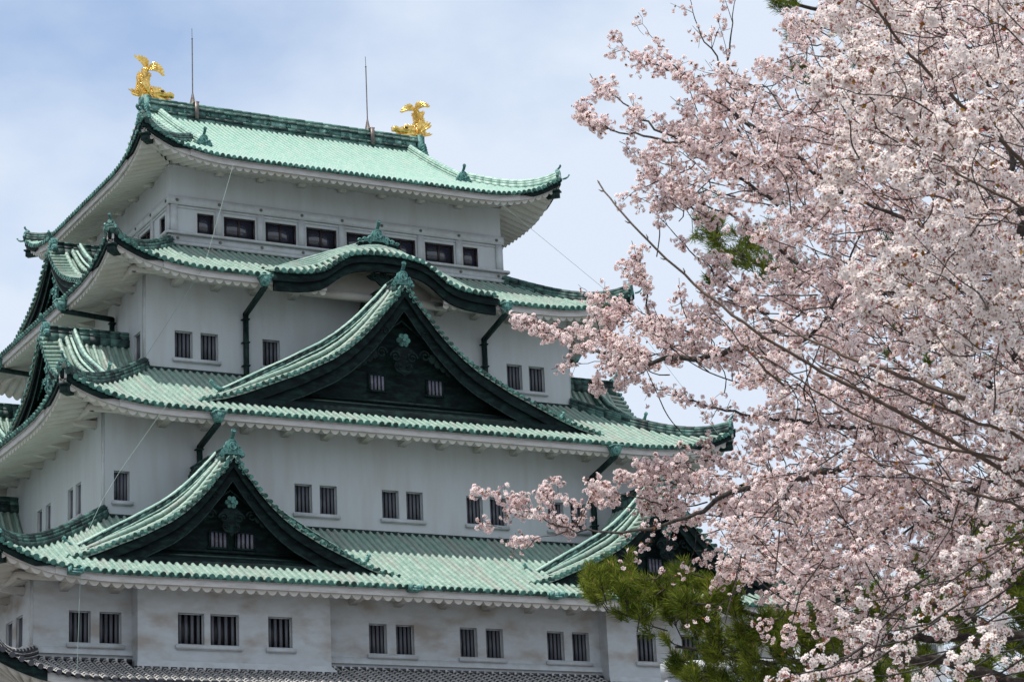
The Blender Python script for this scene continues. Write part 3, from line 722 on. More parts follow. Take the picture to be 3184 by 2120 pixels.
# ------------------------------------------------------------------ walls with window openings
def wall(side, s0, s1, z0, z1, d, wins, name, M, depth=0.28, parent=None):
    mb = MB(); xs = sorted({s0, s1, *[w[0] for w in wins], *[w[1] for w in wins]}); zs = sorted({z0, z1, *[w[2] for w in wins], *[w[3] for w in wins]})
    for i in range(len(xs)-1):
        for j in range(len(zs)-1):
            cx, cz = (xs[i]+xs[i+1])/2, (zs[j]+zs[j+1])/2
            if any(w[0] < cx < w[1] and w[2] < cz < w[3] for w in wins): continue
            mb.add([W3(side, xs[i], d, zs[j]), W3(side, xs[i+1], d, zs[j]), W3(side, xs[i+1], d, zs[j+1]), W3(side, xs[i], d, zs[j+1])], [[0,1,2,3]])
    for (a, b, c, e) in wins:
        A = [W3(side, a, d, c), W3(side, b, d, c), W3(side, b, d, e), W3(side, a, d, e)]
        B = [W3(side, a, d-depth, c), W3(side, b, d-depth, c), W3(side, b, d-depth, e), W3(side, a, d-depth, e)]
        for k in range(4): mb.add([A[k], A[(k+1) % 4], B[(k+1) % 4], B[k]], [[0,1,2,3]])
    return mb.build(name, M, parent or castle)
def barwin(side, d, a, b, c, e, nb=4, depth=0.28):
    S, D = SIDES[side]; fr = MB(); q = 0.035
    for (x0, x1, y0, y1) in ((a+.002,a+q,c+.002,e-.002),(b-q,b-.002,c+.002,e-.002),(a+q,b-q,e-q,e-.002),(a+q,b-q,c+.002,c+q)):
        fr.box(W3(side, (x0+x1)/2, d-depth+0.06, (y0+y1)/2), ((x1-x0)/2, 0.05, (y1-y0)/2), [S, D, UZ])
    f = fr.build('barred_window', M_TRIM, castle)
    p = MB(); p.box(W3(side, (a+b)/2, d-depth-0.10, (c+e)/2), ((b-a)/2+0.02, 0.02, (e-c)/2+0.02), [S, D, UZ]); p.build('pane', M_VOID, f)
    bm = MB()
    for i in range(nb):
        x = a+q+(b-a-2*q)*(i+0.5)/nb
        bm.box(W3(side, x, d-depth+0.0, (c+e)/2), (0.058, 0.045, (e-c)/2-q), [S, D, UZ])
    bm.build('bars', M_BAR, f)
    return f
def sill(side, d, a, b, z, h=0.14, pr=0.13):
    S, D = SIDES[side]; mb = MB(); mb.box(W3(side, (a+b)/2, d+pr/2, z-h/2), ((b-a)/2, pr/2, h/2), [S, D, UZ]); mb.box(W3(side, (a+b)/2, d+pr*0.4/2, z-h-0.02), ((b-a)/2-0.03, pr*0.2, 0.02), [S, D, UZ])
    mb.build('window_sill', M_TRIM, castle)
# 4th storey
pairs = lambda c: [(c-1.03, c-0.18), (c+0.23, c+1.08)]
def mirror(L): return sorted(L+[(-b, -a) for a, b in L])
W4 = [(-9.52,-8.66),(-8.28,-7.43),(-5.26,-4.40),(4.40,5.26),(7.42,8.26),(8.64,9.50)]
wall('front', -10.92, 10.92, 31.3, 36.35, 9.09, [(a, b, 32.26, 33.52) for a, b in W4], 'wall', M_WALL)
for a, b in W4: barwin('front', 9.09, a, b, 32.26, 33.52)
for i, j in ((0,1),(2,2),(3,3),(4,5)): sill('front', 9.09, W4[i][0]-0.1, W4[j][1]+0.1, 32.2)
def side_walls(hx, hy, z0, z1, wl, zc, zt, M, nb=4):
    wall('left', -hy, hy, z0, z1, hx, [(-b, -a, zc, zt) for a, b in wl], 'wall', M, 0.17)
    wall('right', -hy, hy, z0, z1, hx, [(a, b, zc, zt) for a, b in wl], 'wall', M, 0.17)
    wall('back', -hx, hx, z0, z1, hy, [], 'wall', M)
    for a, b in wl: barwin('left', hx, -b, -a, zc, zt, nb, 0.17); barwin('right', hx, a, b, zc, zt, nb, 0.17)
side_walls(10.92, 9.09, 31.3, 36.35, [(-8.45,-7.6),(-3.5,-2.7),(2.7,3.5),(7.6,8.45)], 32.26, 33.52, M_WALL)
# 3rd storey
W3s = [(-13.53,-12.83)]
for c in (-8.4, -4.27, -0.05, 4.18, 8.4, ): W3s += [(c-1.0, c-0.17), (c+0.2, c+1.03)]
W3s += [(12.83,13.53)]
wall('front', -13.97, 13.97, 23.5, 28.85, 12.47, [(a, b, 24.68, 25.96) for a, b in W3s], 'wall', M_WALL)
for a, b in W3s: barwin('front', 12.47, a, b, 24.68, 25.96)
sill('front', 12.47, -13.63, -12.7, 24.62); sill('front', 12.47, 12.7, 13.63, 24.62)
for i in range(5): sill('front', 12.47, W3s[1+2*i][0]-0.1, W3s[2+2*i][1]+0.1, 24.62)
side_walls(13.97, 12.47, 23.5, 28.85, [(-9.42,-8.7),(-8.32,-7.6),(-5.14,-4.42),(-3.86,-3.14),(3.14,3.86),(4.42,5.14),(7.6,8.32),(8.7,9.42)], 24.75, 26.15, M_WALL)
for a, b in ((-9.55,-7.45), (-5.3,-3.0), (3.0,5.3), (7.45,9.55)): sill('left', 13.97, -b, -a, 24.68); sill('right', 13.97, a, b, 24.68)
# 2nd storey with two shallow bays
W2 = [(-16.56,-15.66),(-15.30,-14.38),(-3.48,-2.64),(-2.22,-1.36),(0.82,1.66),(2.08,2.92),(5.10,5.95),(6.36,7.22),(13.2,14.05),(14.5,15.35)]
wall('front', -18.05, -13.95, 17.3, 20.85, 15.9, [(a, b, 17.98, 19.25) for a, b in W2[:2]], 'wall', M_WALL2)
wall('front', -5.55, 7.75, 17.3, 20.85, 15.9, [(a, b, 17.98, 19.25) for a, b in W2[2:8]], 'wall', M_WALL2)
wall('front', 7.75, 18.05, 17.3, 20.85, 15.9, [], 'wall', M_WALL2)
for a, b in W2[:8]: barwin('front', 15.9, a, b, 17.98, 19.25)
for i in (0, 2, 4, 6): sill('front', 15.9, W2[i][0]-0.1, W2[i+1][1]+0.1, 17.92, 0.16)
WB = [(-12.25,-11.12),(-10.86,-9.62),(-8.34,-7.27)]
def bay(s0, s1, wins, groups):
    mb = wall('front', s0, s1, 17.05, 20.8, 16.6, [(a, b, 17.95, 19.22) for a, b in wins], 'bay_wall', M_WALL2)
    for sg, s in ((-1, s0), (1, s1)):
        q = MB(); q.add([W3('front', s, 15.9, 17.05), W3('front', s, 16.6, 17.05), W3('front', s, 16.6, 20.8), W3('front', s, 15.9, 20.8)], [[0,1,2,3]]); q.build('bay_cheek', M_WALL2, castle)
    q = MB(); A = W3('front', np.array([s0, s1]), 16.6, 17.25); B = W3('front', np.array([s0-0.12, s1+0.15]), 16.85, 17.0); C_ = W3('front', np.array([s0-0.12, s1+0.15]), 16.9, 16.9)
    q.grid(np.stack([A, B, C_])); q.build('bay_foot', M_TRIM, castle)
    for a, b in wins: barwin('front', 16.6, a, b, 17.95, 19.22, 4)
    for a, b in groups: sill('front', 16.6, a, b, 17.9, 0.16)
bay(-13.95, -5.55, WB, [(-12.37,-9.5),(-8.46,-7.15)])
bay(7.75, 16.3, [(9.26,10.25),(11.6,12.6),(12.95,13.95)], [(9.15,10.38),(11.48,14.07)])
side_walls(18.05, 15.9, 17.3, 20.85, [(-14.6,-13.7),(-13.2,-12.3),(12.3,13.2),(13.7,14.6)], 17.98, 19.25, M_WALL2)
mb = MB()
for a, b in ((-18.1,-13.95),(-5.55,7.75),(16.3,18.1)):
    mb = MB()
    mb.strip(W3('front', np.array([a, b]), 16.02, 17.5), W3('front', np.array([a, b]), 15.93, 17.78), (0, 0.03, 0)); mb.build('wall_foot', M_TRIM, castle)
mb = MB()
mb.strip(W3('left', np.array([-16, 16.]), 18.2, 17.5), W3('left', np.array([-16, 16.]), 18.08, 17.78), (0.03, 0, 0))
mb.build('wall_foot', M_TRIM, castle)
# wall feet of storeys 3 and 4 (lead flashing)
for hx, hy, z in ((10.92,9.09,31.62),(13.97,12.47,23.95),(8.78,6.61,38.45)):
    mb = MB()
    for sd, hl, hd in (('front',hx,hy),('left',hy,hx),('right',hy,hx),('back',hx,hy)):
        q = np.array([-hl-0.18, hl+0.18]); mb.strip(W3(sd, q, hd+0.16, z-0.02), W3(sd, q, hd+0.03, z+0.12), -SIDES[sd][1]*0.02)
    mb.build('flashing', M_PIPE, castle)
# 5th storey: band windows between pillars
K = 2.1207
W5 = [(-7.44,-6.60)]+[((k+0.5-4)*K-0.80, (k+0.5-4)*K+0.80) for k in range(1, 7)]+[(6.60,7.44)]
wall('front', -8.78, 8.78, 38.3, 42.75, 6.61, [(a, b, 39.2, 40.2) for a, b in W5], 'wall', M_WALL, 0.16)
def glazed(side, d, a, b, c, e, depth=0.16):
    S, D = SIDES[side]; fr = MB(); q = 0.075
    xs = [(a,a+q),(b-q,b)] + ([((a+b)/2-0.045,(a+b)/2+0.045)] if b-a > 1.1 else [])
    for x0, x1 in xs: fr.box(W3(side, (x0+x1)/2, d-depth+0.05, (c+e)/2), ((x1-x0)/2-0.001, 0.045, (e-c)/2-0.002), [S, D, UZ])
    for y0, y1 in ((c,c+q),(e-q,e)): fr.box(W3(side, (a+b)/2, d-depth+0.045, (y0+y1)/2), ((b-a)/2-q*0.9, 0.04, (y1-y0)/2-0.003), [S, D, UZ])
    f = fr.build('glazed_window', M_FRAME, castle)
    p = MB(); p.box(W3(side, (a+b)/2, d-depth-0.0, (c+e)/2), ((b-a)/2, 0.015, (e-c)/2), [S, D, UZ]); p.build('pane', M_GLASS, f)
for a, b in W5: glazed('front', 6.61, a, b, 39.2, 40.2)
s5 = [((k+0.5-3)*K-0.80, (k+0.5-3)*K+0.80) for k in range(6)]
s5[0] = (-6.0+0.1, -5.15); s5[-1] = (5.15, 5.9)
wall('left', -6.61, 6.61, 38.3, 42.75, 8.78, [(a, b, 39.2, 40.2) for a, b in s5], 'wall', M_WALL, 0.16)
wall('right', -6.61, 6.61, 38.3, 42.75, 8.78, [(a, b, 39.2, 40.2) for a, b in s5], 'wall', M_WALL, 0.16)
wall('back', -8.78, 8.78, 38.3, 42.75, 6.61, [], 'wall', M_WALL)
for a, b in s5: glazed('left', 8.78, a, b, 39.2, 40.2); glazed('right', 8.78, a, b, 39.2, 40.2)
for sd, hl, hd, n in (('front',8.78,6.61,8),('left',6.61,8.78,6),('right',6.61,8.78,6)):
    S, D = SIDES[sd]; tr = MB(); nl = MB()
    tr.box(W3(sd, 0, hd+0.05, 40.70), (hl+0.10, 0.06, 0.21), [S, D, UZ])
    tr.box(W3(sd, 0, hd+0.03, 40.40), (hl-0.32, 0.025, 0.05), [S, D, UZ])
    tr.box(W3(sd, 0, hd+0.16, 39.03), (hl+0.24, 0.16, 0.055), [S, D, UZ])
    tr.box(W3(sd, 0, hd+0.08, 38.78), (hl+0.15, 0.08, 0.175), [S, D, UZ])
    tr.box(W3(sd, 0, hd+0.14, 38.52), (hl+0.2, 0.13, 0.07), [S, D, UZ])
    for k in range(n+1):
        s = (k-n/2)*K
        if k in (0, n): s = math.copysign(hl-0.17, s)
        tr.box(W3(sd, s, hd+0.035, 39.78), (0.17, 0.045, 0.69), [S, D, UZ])
        for zz, off in ((40.70, 0.11), (38.80, 0.16)):
            ss_ = s*0.985 if k in (0, n) else s
            c = W3(sd, ss_, hd+off, zz); t = np.arange(6)/6*2*math.pi+math.pi/6
            nl.prism([c+(S*math.cos(b)+UZ*math.sin(b))*0.085 for b in t], D*0.03); nl.prism([c+(S*math.cos(b)+UZ*math.sin(b))*0.045 for b in t], D*0.055)
    tr.build('wall_trim', M_TRIM, castle); nl.build('nail_cover', M_NAIL, castle)
    # fill of wall beside the single windows reads as a panel
# upper wall cornice line
for (hx, hy, z) in ((8.78,6.61,42.42),):
    mb = MB()
    for sd, hl, hd in (('front',hx,hy),('left',hy,hx),('right',hy,hx)): mb.box(W3(sd, 0, hd+0.03, z), (hl+0.02, 0.03, 0.05), [SIDES[sd][0], SIDES[sd][1], UZ])
    mb.build('cornice', M_TRIM, castle)
# corner strips
for hx, hy, z0, z1 in ((10.92,9.09,31.7,36.0),(13.97,12.47,24.0,28.5),(18.05,15.9,17.7,20.5)):
    for sx in (-1, 1): mb = MB(); mb.box((sx*(hx-0.0), -hy+0.14, (z0+z1)/2), (0.025, 0.15, (z1-z0)/2)); mb.build('corner_strip', M_TRIM, castle)

# ------------------------------------------------------------------ downspouts
def spout(side, s, de, zh, dw, zb, zbend, parent):
    S, D = SIDES[side]; mb = MB()
    # head box tapering, sloping pipe, vertical pipe
    c = W3(side, s-0.0, de-0.05, zh)
    mb.hexa([c-S*0.13-D*0.16-UZ*0.30, c+S*0.13-D*0.16-UZ*0.30, c+S*0.13+D*0.10-UZ*0.25, c-S*0.13+D*0.10-UZ*0.25, c-S*0.24-D*0.30+UZ*0.12, c+S*0.24-D*0.30+UZ*0.12, c+S*0.24+D*0.30+UZ*0.12, c-S*0.24+D*0.30+UZ*0.12])
    mb.box(c+UZ*0.16, (0.27,0.33,0.045), [S, D, UZ])
    h = mb.build('spout_head', M_ONI, parent)
    p = MB(); A = c-UZ*0.28-D*0.05; B = W3(side, s+0.0, dw+0.2, zbend); C_ = W3(side, s, dw+0.2, zb)
    def seg(P, Q, w_=0.10):
        t = Q-P; t /= np.linalg.norm(t); n = np.cross(S, t); p.box((P+Q)/2, (w_, np.linalg.norm(Q-P)/2+0.05, w_), [S, t, n])
    seg(A, B); seg(B, C_)
    for zz in np.arange(zb+0.4, zbend, 1.1): p.box(W3(side, s, dw+0.2, zz), (0.15,0.15,0.03), [S, D, UZ]); p.box(W3(side, s-0.16, dw+0.1, zz), (0.02,0.12,0.02), [S, D, UZ])
    p.build('downspout', M_PIPE, parent)
spout('front', -6.15, 11.75, 35.45, 9.09, 30.6, 34.55, castle); spout('front', 6.15, 11.75, 35.45, 9.09, 30.6, 34.55, castle)
spout('front', -9.75, 15.0, 28.0, 12.47, 24.5, 27.2, castle); spout('front', 9.75, 15.0, 28.0, 12.47, 24.5, 27.2, castle)
for sd, sg in (('left', 1), ('right', -1)):
    for q in (5.15, -5.15):
        spout(sd, q, 13.6, 35.45, 10.92, 33.3, 35.0, castle)
for s in (-17.1, -2.45, 4.3, 17.2):
    mb = MB(); c = W3('front', s, 18.32, 20.36)
    mb.box(c-UZ*0.12, (0.24,0.30,0.03)); mb.box(c+np.array([-0.24,0,0]), (0.025,0.30,0.13)); mb.box(c+np.array([0.24,0,0]), (0.025,0.30,0.13)); mb.box(c+np.array([0,0.28,0]), (0.24,0.02,0.12)); mb.box(c+np.array([0.05,-0.27,-0.04]), (0.21,0.02,0.07))
    mb.build('gutter_outlet', M_ONI, castle)

# ------------------------------------------------------------------ first roof: grey tiles with white plaster joints
R1 = mkroof('grey_tile_roof', 'lowest roof of dark grey tiles with white plaster joints', di=(18.0,15.95), do=(20.5,18.45), zi=17.26, zo=16.13, lift=1.3, L=6.0, cc=0.1, wall=(18.05,15.9), zs=16.3)
for sd in ('front', 'left', 'right', 'back'):
    along = 1 if sd in ('front', 'back') else 0; S, D = SIDES[sd]
    si, so_, di, do = R1['di'][1-along], R1['do'][1-along], R1['di'][along], R1['do'][along]
    zf = lambda s, d: skirt_z(R1, along, s, d)
    sp = 0.37; n = int(so_/sp); tl = 0.27
    T, J, CP = MB(), MB(), MB()
    for s in np.arange(-n, n+1)*sp:
        a = di if abs(s) <= si else di+(abs(s)-si)/(so_-si)*(do-di)
        if sd == 'front' and (-14.1 < s < -5.35 or 7.6 < s < 16.45): a = di+0.85
        nn = max(1, int(round((do-a)*1.12/tl))); dd = np.linspace(a, do, nn+1)
        for i in range(nn):
            P = W3(sd, s, dd[i:i+2], zf(s, dd[i:i+2])); t = P[1]-P[0]; t /= np.linalg.norm(t); nv = np.cross(S, t); nv *= np.sign(nv[2])
            T.grid(P[:, None]+np.array([0.10,0.105])[:, None, None]*(np.cos(TH)[None, :, None]*S+np.sin(TH)[None, :, None]*nv)+nv*0.03)
            Q = np.array([P[1]-t*0.055, P[1]+t*0.02]); J.grid(Q[:, None]+np.array([0.122,0.122])[:, None, None]*(np.cos(TH)[None, :, None]*S+np.sin(TH)[None, :, None]*nv)+nv*0.03)
            J.add([(Q[1]+nv*0.03)]+list(Q[1]+0.122*(np.cos(TH)[:, None]*S+np.sin(TH)[:, None]*nv)+nv*0.03), [[0, k+1, k+2] for k in range(6)])
            x_ = np.array([s+0.1, s+0.135]); 
            for sg in (-1, 1):
                A = [W3(sd, s+sg*0.10, dd[i], zf(s, dd[i])+0.075), W3(sd, s+sg*0.122, dd[i], zf(s, dd[i])+0.035), W3(sd, s+sg*0.122, dd[i+1], zf(s, dd[i+1])+0.035), W3(sd, s+sg*0.10, dd[i+1], zf(s, dd[i+1])+0.075)]
                J.add(A, [[0,1,2,3]])
            T.add([W3(sd, s, dd[i]-0.04, zf(s, dd[i]-0.04)-0.015), W3(sd, s+sp, dd[i]-0.04, zf(s+sp, dd[i]-0.04)-0.015), W3(sd, s+sp, dd[i+1], zf(s+sp, dd[i+1])+0.02), W3(sd, s, dd[i+1], zf(s, dd[i+1])+0.02)], [[0,1,2,3]])
        P = W3(sd, s, do, zf(s, do))+UZ*0.03; CP.tube([P-D*0.02, P+D*0.05], 0.118, 10)
    T.build('roof_slope', M_KAW, R1['obj']); J.build('plaster_joint', M_PLAS, R1['obj']); CP.build('eave_tile', M_KAW, R1['obj'])
    s = np.linspace(-so_, so_, int(2*so_/0.47*10)); edge = do-0.1; top = zf(s, edge)-0.06; bot = top-0.36
    k = np.abs(s) < so_-2.3; mb = MB(); mb.strip(W3(sd, s[k], edge, bot[k]), W3(sd, s[k], edge, top[k]), -D*0.12); mb.build('fascia', M_FASC, R1['obj'])
    for sg in (-1, 1):
        k = s*sg > so_-2.35; mb = MB(); mb.strip(W3(sd, s[k], edge+0.05, bot[k]-0.02), W3(sd, s[k], edge+0.05, top[k]), -D*0.12); mb.build('corner_fascia', M_DARK, R1['obj'])
    ph = np.abs(((s/0.47) % 1.0)-0.5)*2; wave = 0.18*(1-ph**2.2); mb = MB()
    mb.grid(np.stack([W3(sd, s, edge-0.12, bot+0.03), W3(sd, s, edge-0.14, bot-wave), W3(sd, np.clip(s, -R1['wall'][1-along]-0.02, R1['wall'][1-along]+0.02), R1['wall'][along], 16.0-wave)])); mb.build('soffit', M_SOFF, R1['obj'])
    # top course against the wall
    mb = MB(); pl = MB()
    runs = [(-si-0.2, si+0.2, 0.0)] if sd != 'front' else [(-18.2,-14.05,0.0),(-14.05,-5.4,0.82),(-5.4,7.65,0.0),(7.65,16.4,0.82),(16.4,18.2,0.0)]
    for a, b, off in runs:
        mb.box(W3(sd, (a+b)/2, di+0.20+off, zf(0, di+0.2+off)+0.10), ((b-a)/2, 0.10, 0.06), [S, D, UZ])
        for q in np.arange(a+0.15, b, 0.37): pl.box(W3(sd, q, di+0.20+off, zf(0, di+0.2+off)+0.105), (0.05, 0.112, 0.068), [S, D, UZ])
    mb.build('top_course', M_KAW, R1['obj']); pl.build('plaster_joint', M_PLAS, R1['obj'])
for sx in (-1, 1):
    for sy in (-1, 1):
        v = np.linspace(0, 0.97, 10); x = 18.0+2.5*v; y = 15.95+2.5*v
        P = np.stack([sx*x, sy*y, skirt_z(R1, 1, x, y)], 1)
        ridge(P, [(0.26,-0.1,0.16),(0.22,0.17,0.30),(0.19,0.31,0.42)], M_KAW, R1['obj'], 'hip_ridge', 0.11, 0.3)
        ridge(P+UZ*0.03, [(0.27,0.10,0.13),(0.23,0.26,0.29)], M_PLAS, R1['obj'], 'plaster_joint', 0, 0.3)
        mb = MB(); Q = resample(P, 0.26)
        for q in Q: mb.tube([q+UZ*0.45-np.array([sx,sy,0])*0.02, q+UZ*0.45+np.array([sx,sy,0])*0.02], 0.125, 8)
        mb.build('plaster_joint', M_PLAS, R1['obj'])
# ground storey and stone base
for sd, hl, hd in (('front',18.05,15.9),('left',15.9,18.05),('right',15.9,18.05),('back',18.05,15.9)):
    wl = [(q-0.45, q+0.45) for q in np.arange(-hl+2, hl-1.5, 3.2)] if sd in ('front', 'left') else []
    wall(sd, -hl, hl, 12.4, 16.6, hd, [(a, b, 13.6, 14.9) for a, b in wl], 'wall', M_WALL2)
    for a, b in wl: barwin(sd, hd, a, b, 13.6, 14.9)
mb = MB(); zz = np.linspace(-0.3, 12.5, 14); t = (12.5-zz)/12.8; out = 6.0*t**1.6
for sd, hl, hd in (('front',18.3,16.2),('left',16.2,18.3),('right',16.2,18.3),('back',18.3,16.2)):
    for i in range(13):
        n = 26; sA = np.linspace(-1, 1, n+1)
        for j in range(n):
            sA0 = (hl+out[i])*sA[j:j+2]; sA1 = (hl+out[i+1])*sA[j:j+2]; q = 0.12*random.random()
            mb.add([W3(sd, sA0[0], hd+out[i]+q, zz[i]), W3(sd, sA0[1], hd+out[i]+q, zz[i]), W3(sd, sA1[1], hd+out[i+1]+q, zz[i+1]), W3(sd, sA1[0], hd+out[i+1]+q, zz[i+1])], [[0,1,2,3]])
mb.build('stone_base', M_STONE, castle)
mb = MB(); mb.box((0,0,12.45), (18.4,16.3,0.1)); mb.build('stone_base', M_STONE, castle)

# ------------------------------------------------------------------ lightning rods and cables
for x in (-5.09, 4.70):
    mb = MB(); t = np.arange(4)/4*2*math.pi+0.785
    mb.tube([(x,0,48.45),(x,0,49.2)], [0.19,0.035], 4); 
    r = mb.build('lightning_rod', M_ROD, castle)
    mb = MB(); mb.tube([(x,0,49.15),(x,0,52.2)], 0.032, 6); mb.tube([(x,0,52.15),(x-0.01,0,52.75)], 0.016, 6); mb.tube([(x,0,52.15),(x,0,52.2)], 0.045, 6); mb.build('mast', M_ROD, r)
    mb = MB(); mb.box((x+0.02,-0.54,48.05), (0.10,0.03,0.46)); mb.box((x+0.02,-0.30,48.50), (0.13,0.26,0.03)); mb.build('strap', M_ROD, r)
def cable(P, r=0.014):
    mb = MB(); mb.tube(resample(P, 1.5), r, 5); mb.build('cable', M_WIRE, castle)
cable([(-6.6,-9.2,41.9),(-9.0,-11.6,35.95)],0.010); cable([(-9.0,-11.6,35.9),(-11.1,-9.6,31.95)],0.010); cable([(-12.0,-14.9,28.4),(-14.6,-14.9,24.6),(-16.6,-17.0,21.3)],0.010); cable([(-16.9,-18.35,20.3),(-17.1,-18.6,16.3)],0.013)
cable([(7.0,-9.2,42.0),(12.5,-11.8,36.3)],0.010); cable([(12.9,-11.8,35.6),(15.6,-14.8,29.2)],0.010)

# ------------------------------------------------------------------ golden fish
def web(mb, o, a0, a1, n, L0, L1, U, V, Nn, th=0.03, curl=0.0, r0=0.08, peak=0.5):
    """a webbed fin: n ribs spreading in the plane (U,V) from angle a0 to a1, scalloped rim, raised ribs"""
    o = np.asarray(o, float); m_ = n*6+1; f = np.linspace(0, 1, m_); rib = 0.5+0.5*np.cos(f*n*2*math.pi)
    L = L1-(L1-L0)*np.abs(f-peak)/max(peak, 1-peak); L = L*(0.86+0.14*(1-rib)**0.7)
    T = np.linspace(0, 1, 9); A = []; B = []
    for t in T:
        a = a0+(a1-a0)*f+curl*t*t; R_ = r0+(L-r0)*t
        P = o+(U*np.cos(a)[:, None]+V*np.sin(a)[:, None])*R_[:, None]
        h = th*(1-0.55*t)*(0.35+1.0*(1-rib)); q = Nn*h[:, None]; A.append(P+q); B.append(P-q)
    A = np.array(A); B = np.array(B); mb.grid(A); mb.grid(B); mb.grid(np.stack([A[-1], B[-1]])); mb.grid(np.stack([A[:, 0], B[:, 0]])); mb.grid(np.stack([A[:, -1], B[:, -1]]))
def fish(sx, label):
    # local frame: head toward +x, mirrored for the right hand fish
    root = thing('golden_fish', label, 'roof ornament', 'golden fish on the ends of the top ridge', loc=(sx*7.62, 0, 48.42))
    X, Y, Z = np.eye(3); U = X; V = Z
    def put(mb, name, M=M_GOLD, sm=False):
        if sx > 0:
            for b in mb.v: b[:, 0] *= -1
        return mb.build(name, M, root, smooth=sm)
    mb = MB()
    path = np.array([(0.66,0,0.27),(0.30,0,0.22),(0.0,0,0.26),(-0.20,0,0.50),(-0.24,0,0.85),(-0.20,0,1.15),(-0.10,0,1.42),(0.02,0,1.62),(0.10,0,1.72)])
    Q = resample(smooth_(path), 0.075); n = len(Q); t = np.linspace(0, 1, n)
    rad = np.interp(t, [0,.12,.3,.5,.75,1], [0.25,0.29,0.29,0.23,0.165,0.11])
    rad2 = rad*(1+0.06*(np.arange(n) % 2)); mb.tube(Q, rad2, 18)
    put(mb, 'body', sm=True)
    mb = MB()      # scales: small overlapping rims round the body
    for i in range(4, n-1):
        T_ = Q[min(i+1, n-1)]-Q[i-1]; T_ /= np.linalg.norm(T_); S_ = Y; W_ = np.cross(T_, S_)
        for k in range(11):
            a = (k+0.5*(i % 2))*2*math.pi/11; c = Q[i]+(S_*math.cos(a)+W_*math.sin(a))*rad[i]*1.0; out = (S_*math.cos(a)+W_*math.sin(a))
            mb.tube([c-T_*0.03, c+T_*0.03+out*0.015, c+T_*0.055+out*0.03], np.array([0.05,0.055,0.012])*rad[i]/0.3, 5)
    put(mb, 'scales')
    mb = MB()
    mb.tube([(0.30,0,0.40),(0.60,0,0.46),(0.88,0,0.40),(1.10,0,0.38),(1.30,0,0.46),(1.42,0,0.42),(1.45,0,0.30)], [0.29,0.30,0.23,0.17,0.17,0.15,0.08], 14, sy=1.2)
    mb.tube([(0.40,0,0.18),(0.75,0,0.10),(1.05,0,0.05),(1.30,0,0.05),(1.38,0,0.12)], [0.26,0.21,0.14,0.10,0.05], 12, sy=1.3)
    for i in range(7):
        for sy in (-1, 1): mb.tube([(0.98+i*0.055,sy*0.15,0.13),(0.98+i*0.055,sy*0.15,0.21)], [0.03,0.008], 5)
    for sy in (-1, 1):
        for i in range(7): mb.tube([(0.22+i*0.09,sy*0.12,0.66),(0.20+i*0.09,sy*0.14,0.77)], [0.055,0.018], 6)
        tt = np.linspace(0, 2*math.pi, 13); mb.tube(np.stack([0.78+0.14*np.cos(tt), np.full(13, sy*0.30), 0.46+0.09*np.sin(tt)], 1), 0.04, 6, False)
    put(mb, 'head', sm=True)
    mb = MB()
    for sy in (-1, 1): mb.tube([(0.78,sy*0.25,0.46),(0.79,sy*0.33,0.46)], [0.11,0.06], 10, sy=1.2)
    put(mb, 'eye', M_EYE)
    # tail: two lobes; the plane leans across the ridge
    mb = MB(); o = np.array([0.06, 0, 1.62]); D_ = math.radians
    if sx < 0:
        Ut = np.array([0.86, -0.5, 0]); Nt = np.cross(Ut, Z)
        web(mb, o, D_(-4), D_(68), 7, 0.62, 1.02, Ut, V, Nt, curl=-0.35, peak=0.05); web(mb, o, D_(66), D_(122), 6, 0.55, 1.12, Ut, V, Nt, curl=0.12, peak=0.95)
    else:
        Ut = np.array([0.80, 0.6, 0]); Nt = np.cross(Ut, Z)
        web(mb, o, D_(14), D_(76), 6, 0.60, 0.88, Ut, V, Nt, curl=-0.25, peak=0.1); web(mb, o, D_(74), D_(146), 7, 0.56, 0.84, Ut, V, Nt, curl=0.40, peak=0.9)
    put(mb, 'tail_fin')
    mb = MB()
    for x, z in ((0.10,0.72),(0.06,0.92),(0.08,1.12),(0.14,1.30)): web(mb, (x-0.12,0,z), D_(0), D_(58), 3, 0.30, 0.36, U, V, Y, 0.03)
    put(mb, 'back_fin')
    for sy in (-1, 1):
        Ux = np.array([-0.72, sy*0.55, 0]); Ux /= np.linalg.norm(Ux); N_ = np.cross(Ux, Z)
        mb = MB(); web(mb, (0.15,sy*0.30,0.20), D_(22), D_(88), 6, 0.70, 0.95, Ux, Z, N_, peak=0.25); put(mb, 'pectoral_fin')
        mb = MB(); web(mb, (-0.14,sy*0.18,1.05), D_(60), D_(115), 5, 0.40, 0.62, Ux, Z, N_, peak=0.3); put(mb, 'side_fin')
    mb = MB(); web(mb, (-0.20,0,0.82), D_(140), D_(95), 5, 0.38, 0.62, U, V, Y, peak=0.7); put(mb, 'belly_fin')
    mb = MB(); web(mb, (-0.05,0,0.12), D_(162), D_(138), 3, 0.55, 0.95, U, V, Y, peak=0.2); put(mb, 'keel_fin')
    return root
def smooth_(P):
    P = np.asarray(P, float)
    for _ in range(2):
        Q = [P[0]]
        for a, b in zip(P[:-1], P[1:]): Q += [a*0.75+b*0.25, a*0.25+b*0.75]
        Q.append(P[-1]); P = np.array(Q)
    return P
fish(-1, 'golden fish with raised tail on the left end of the top ridge, facing right')
fish(1, 'golden fish with raised tail on the right end of the top ridge, facing left')
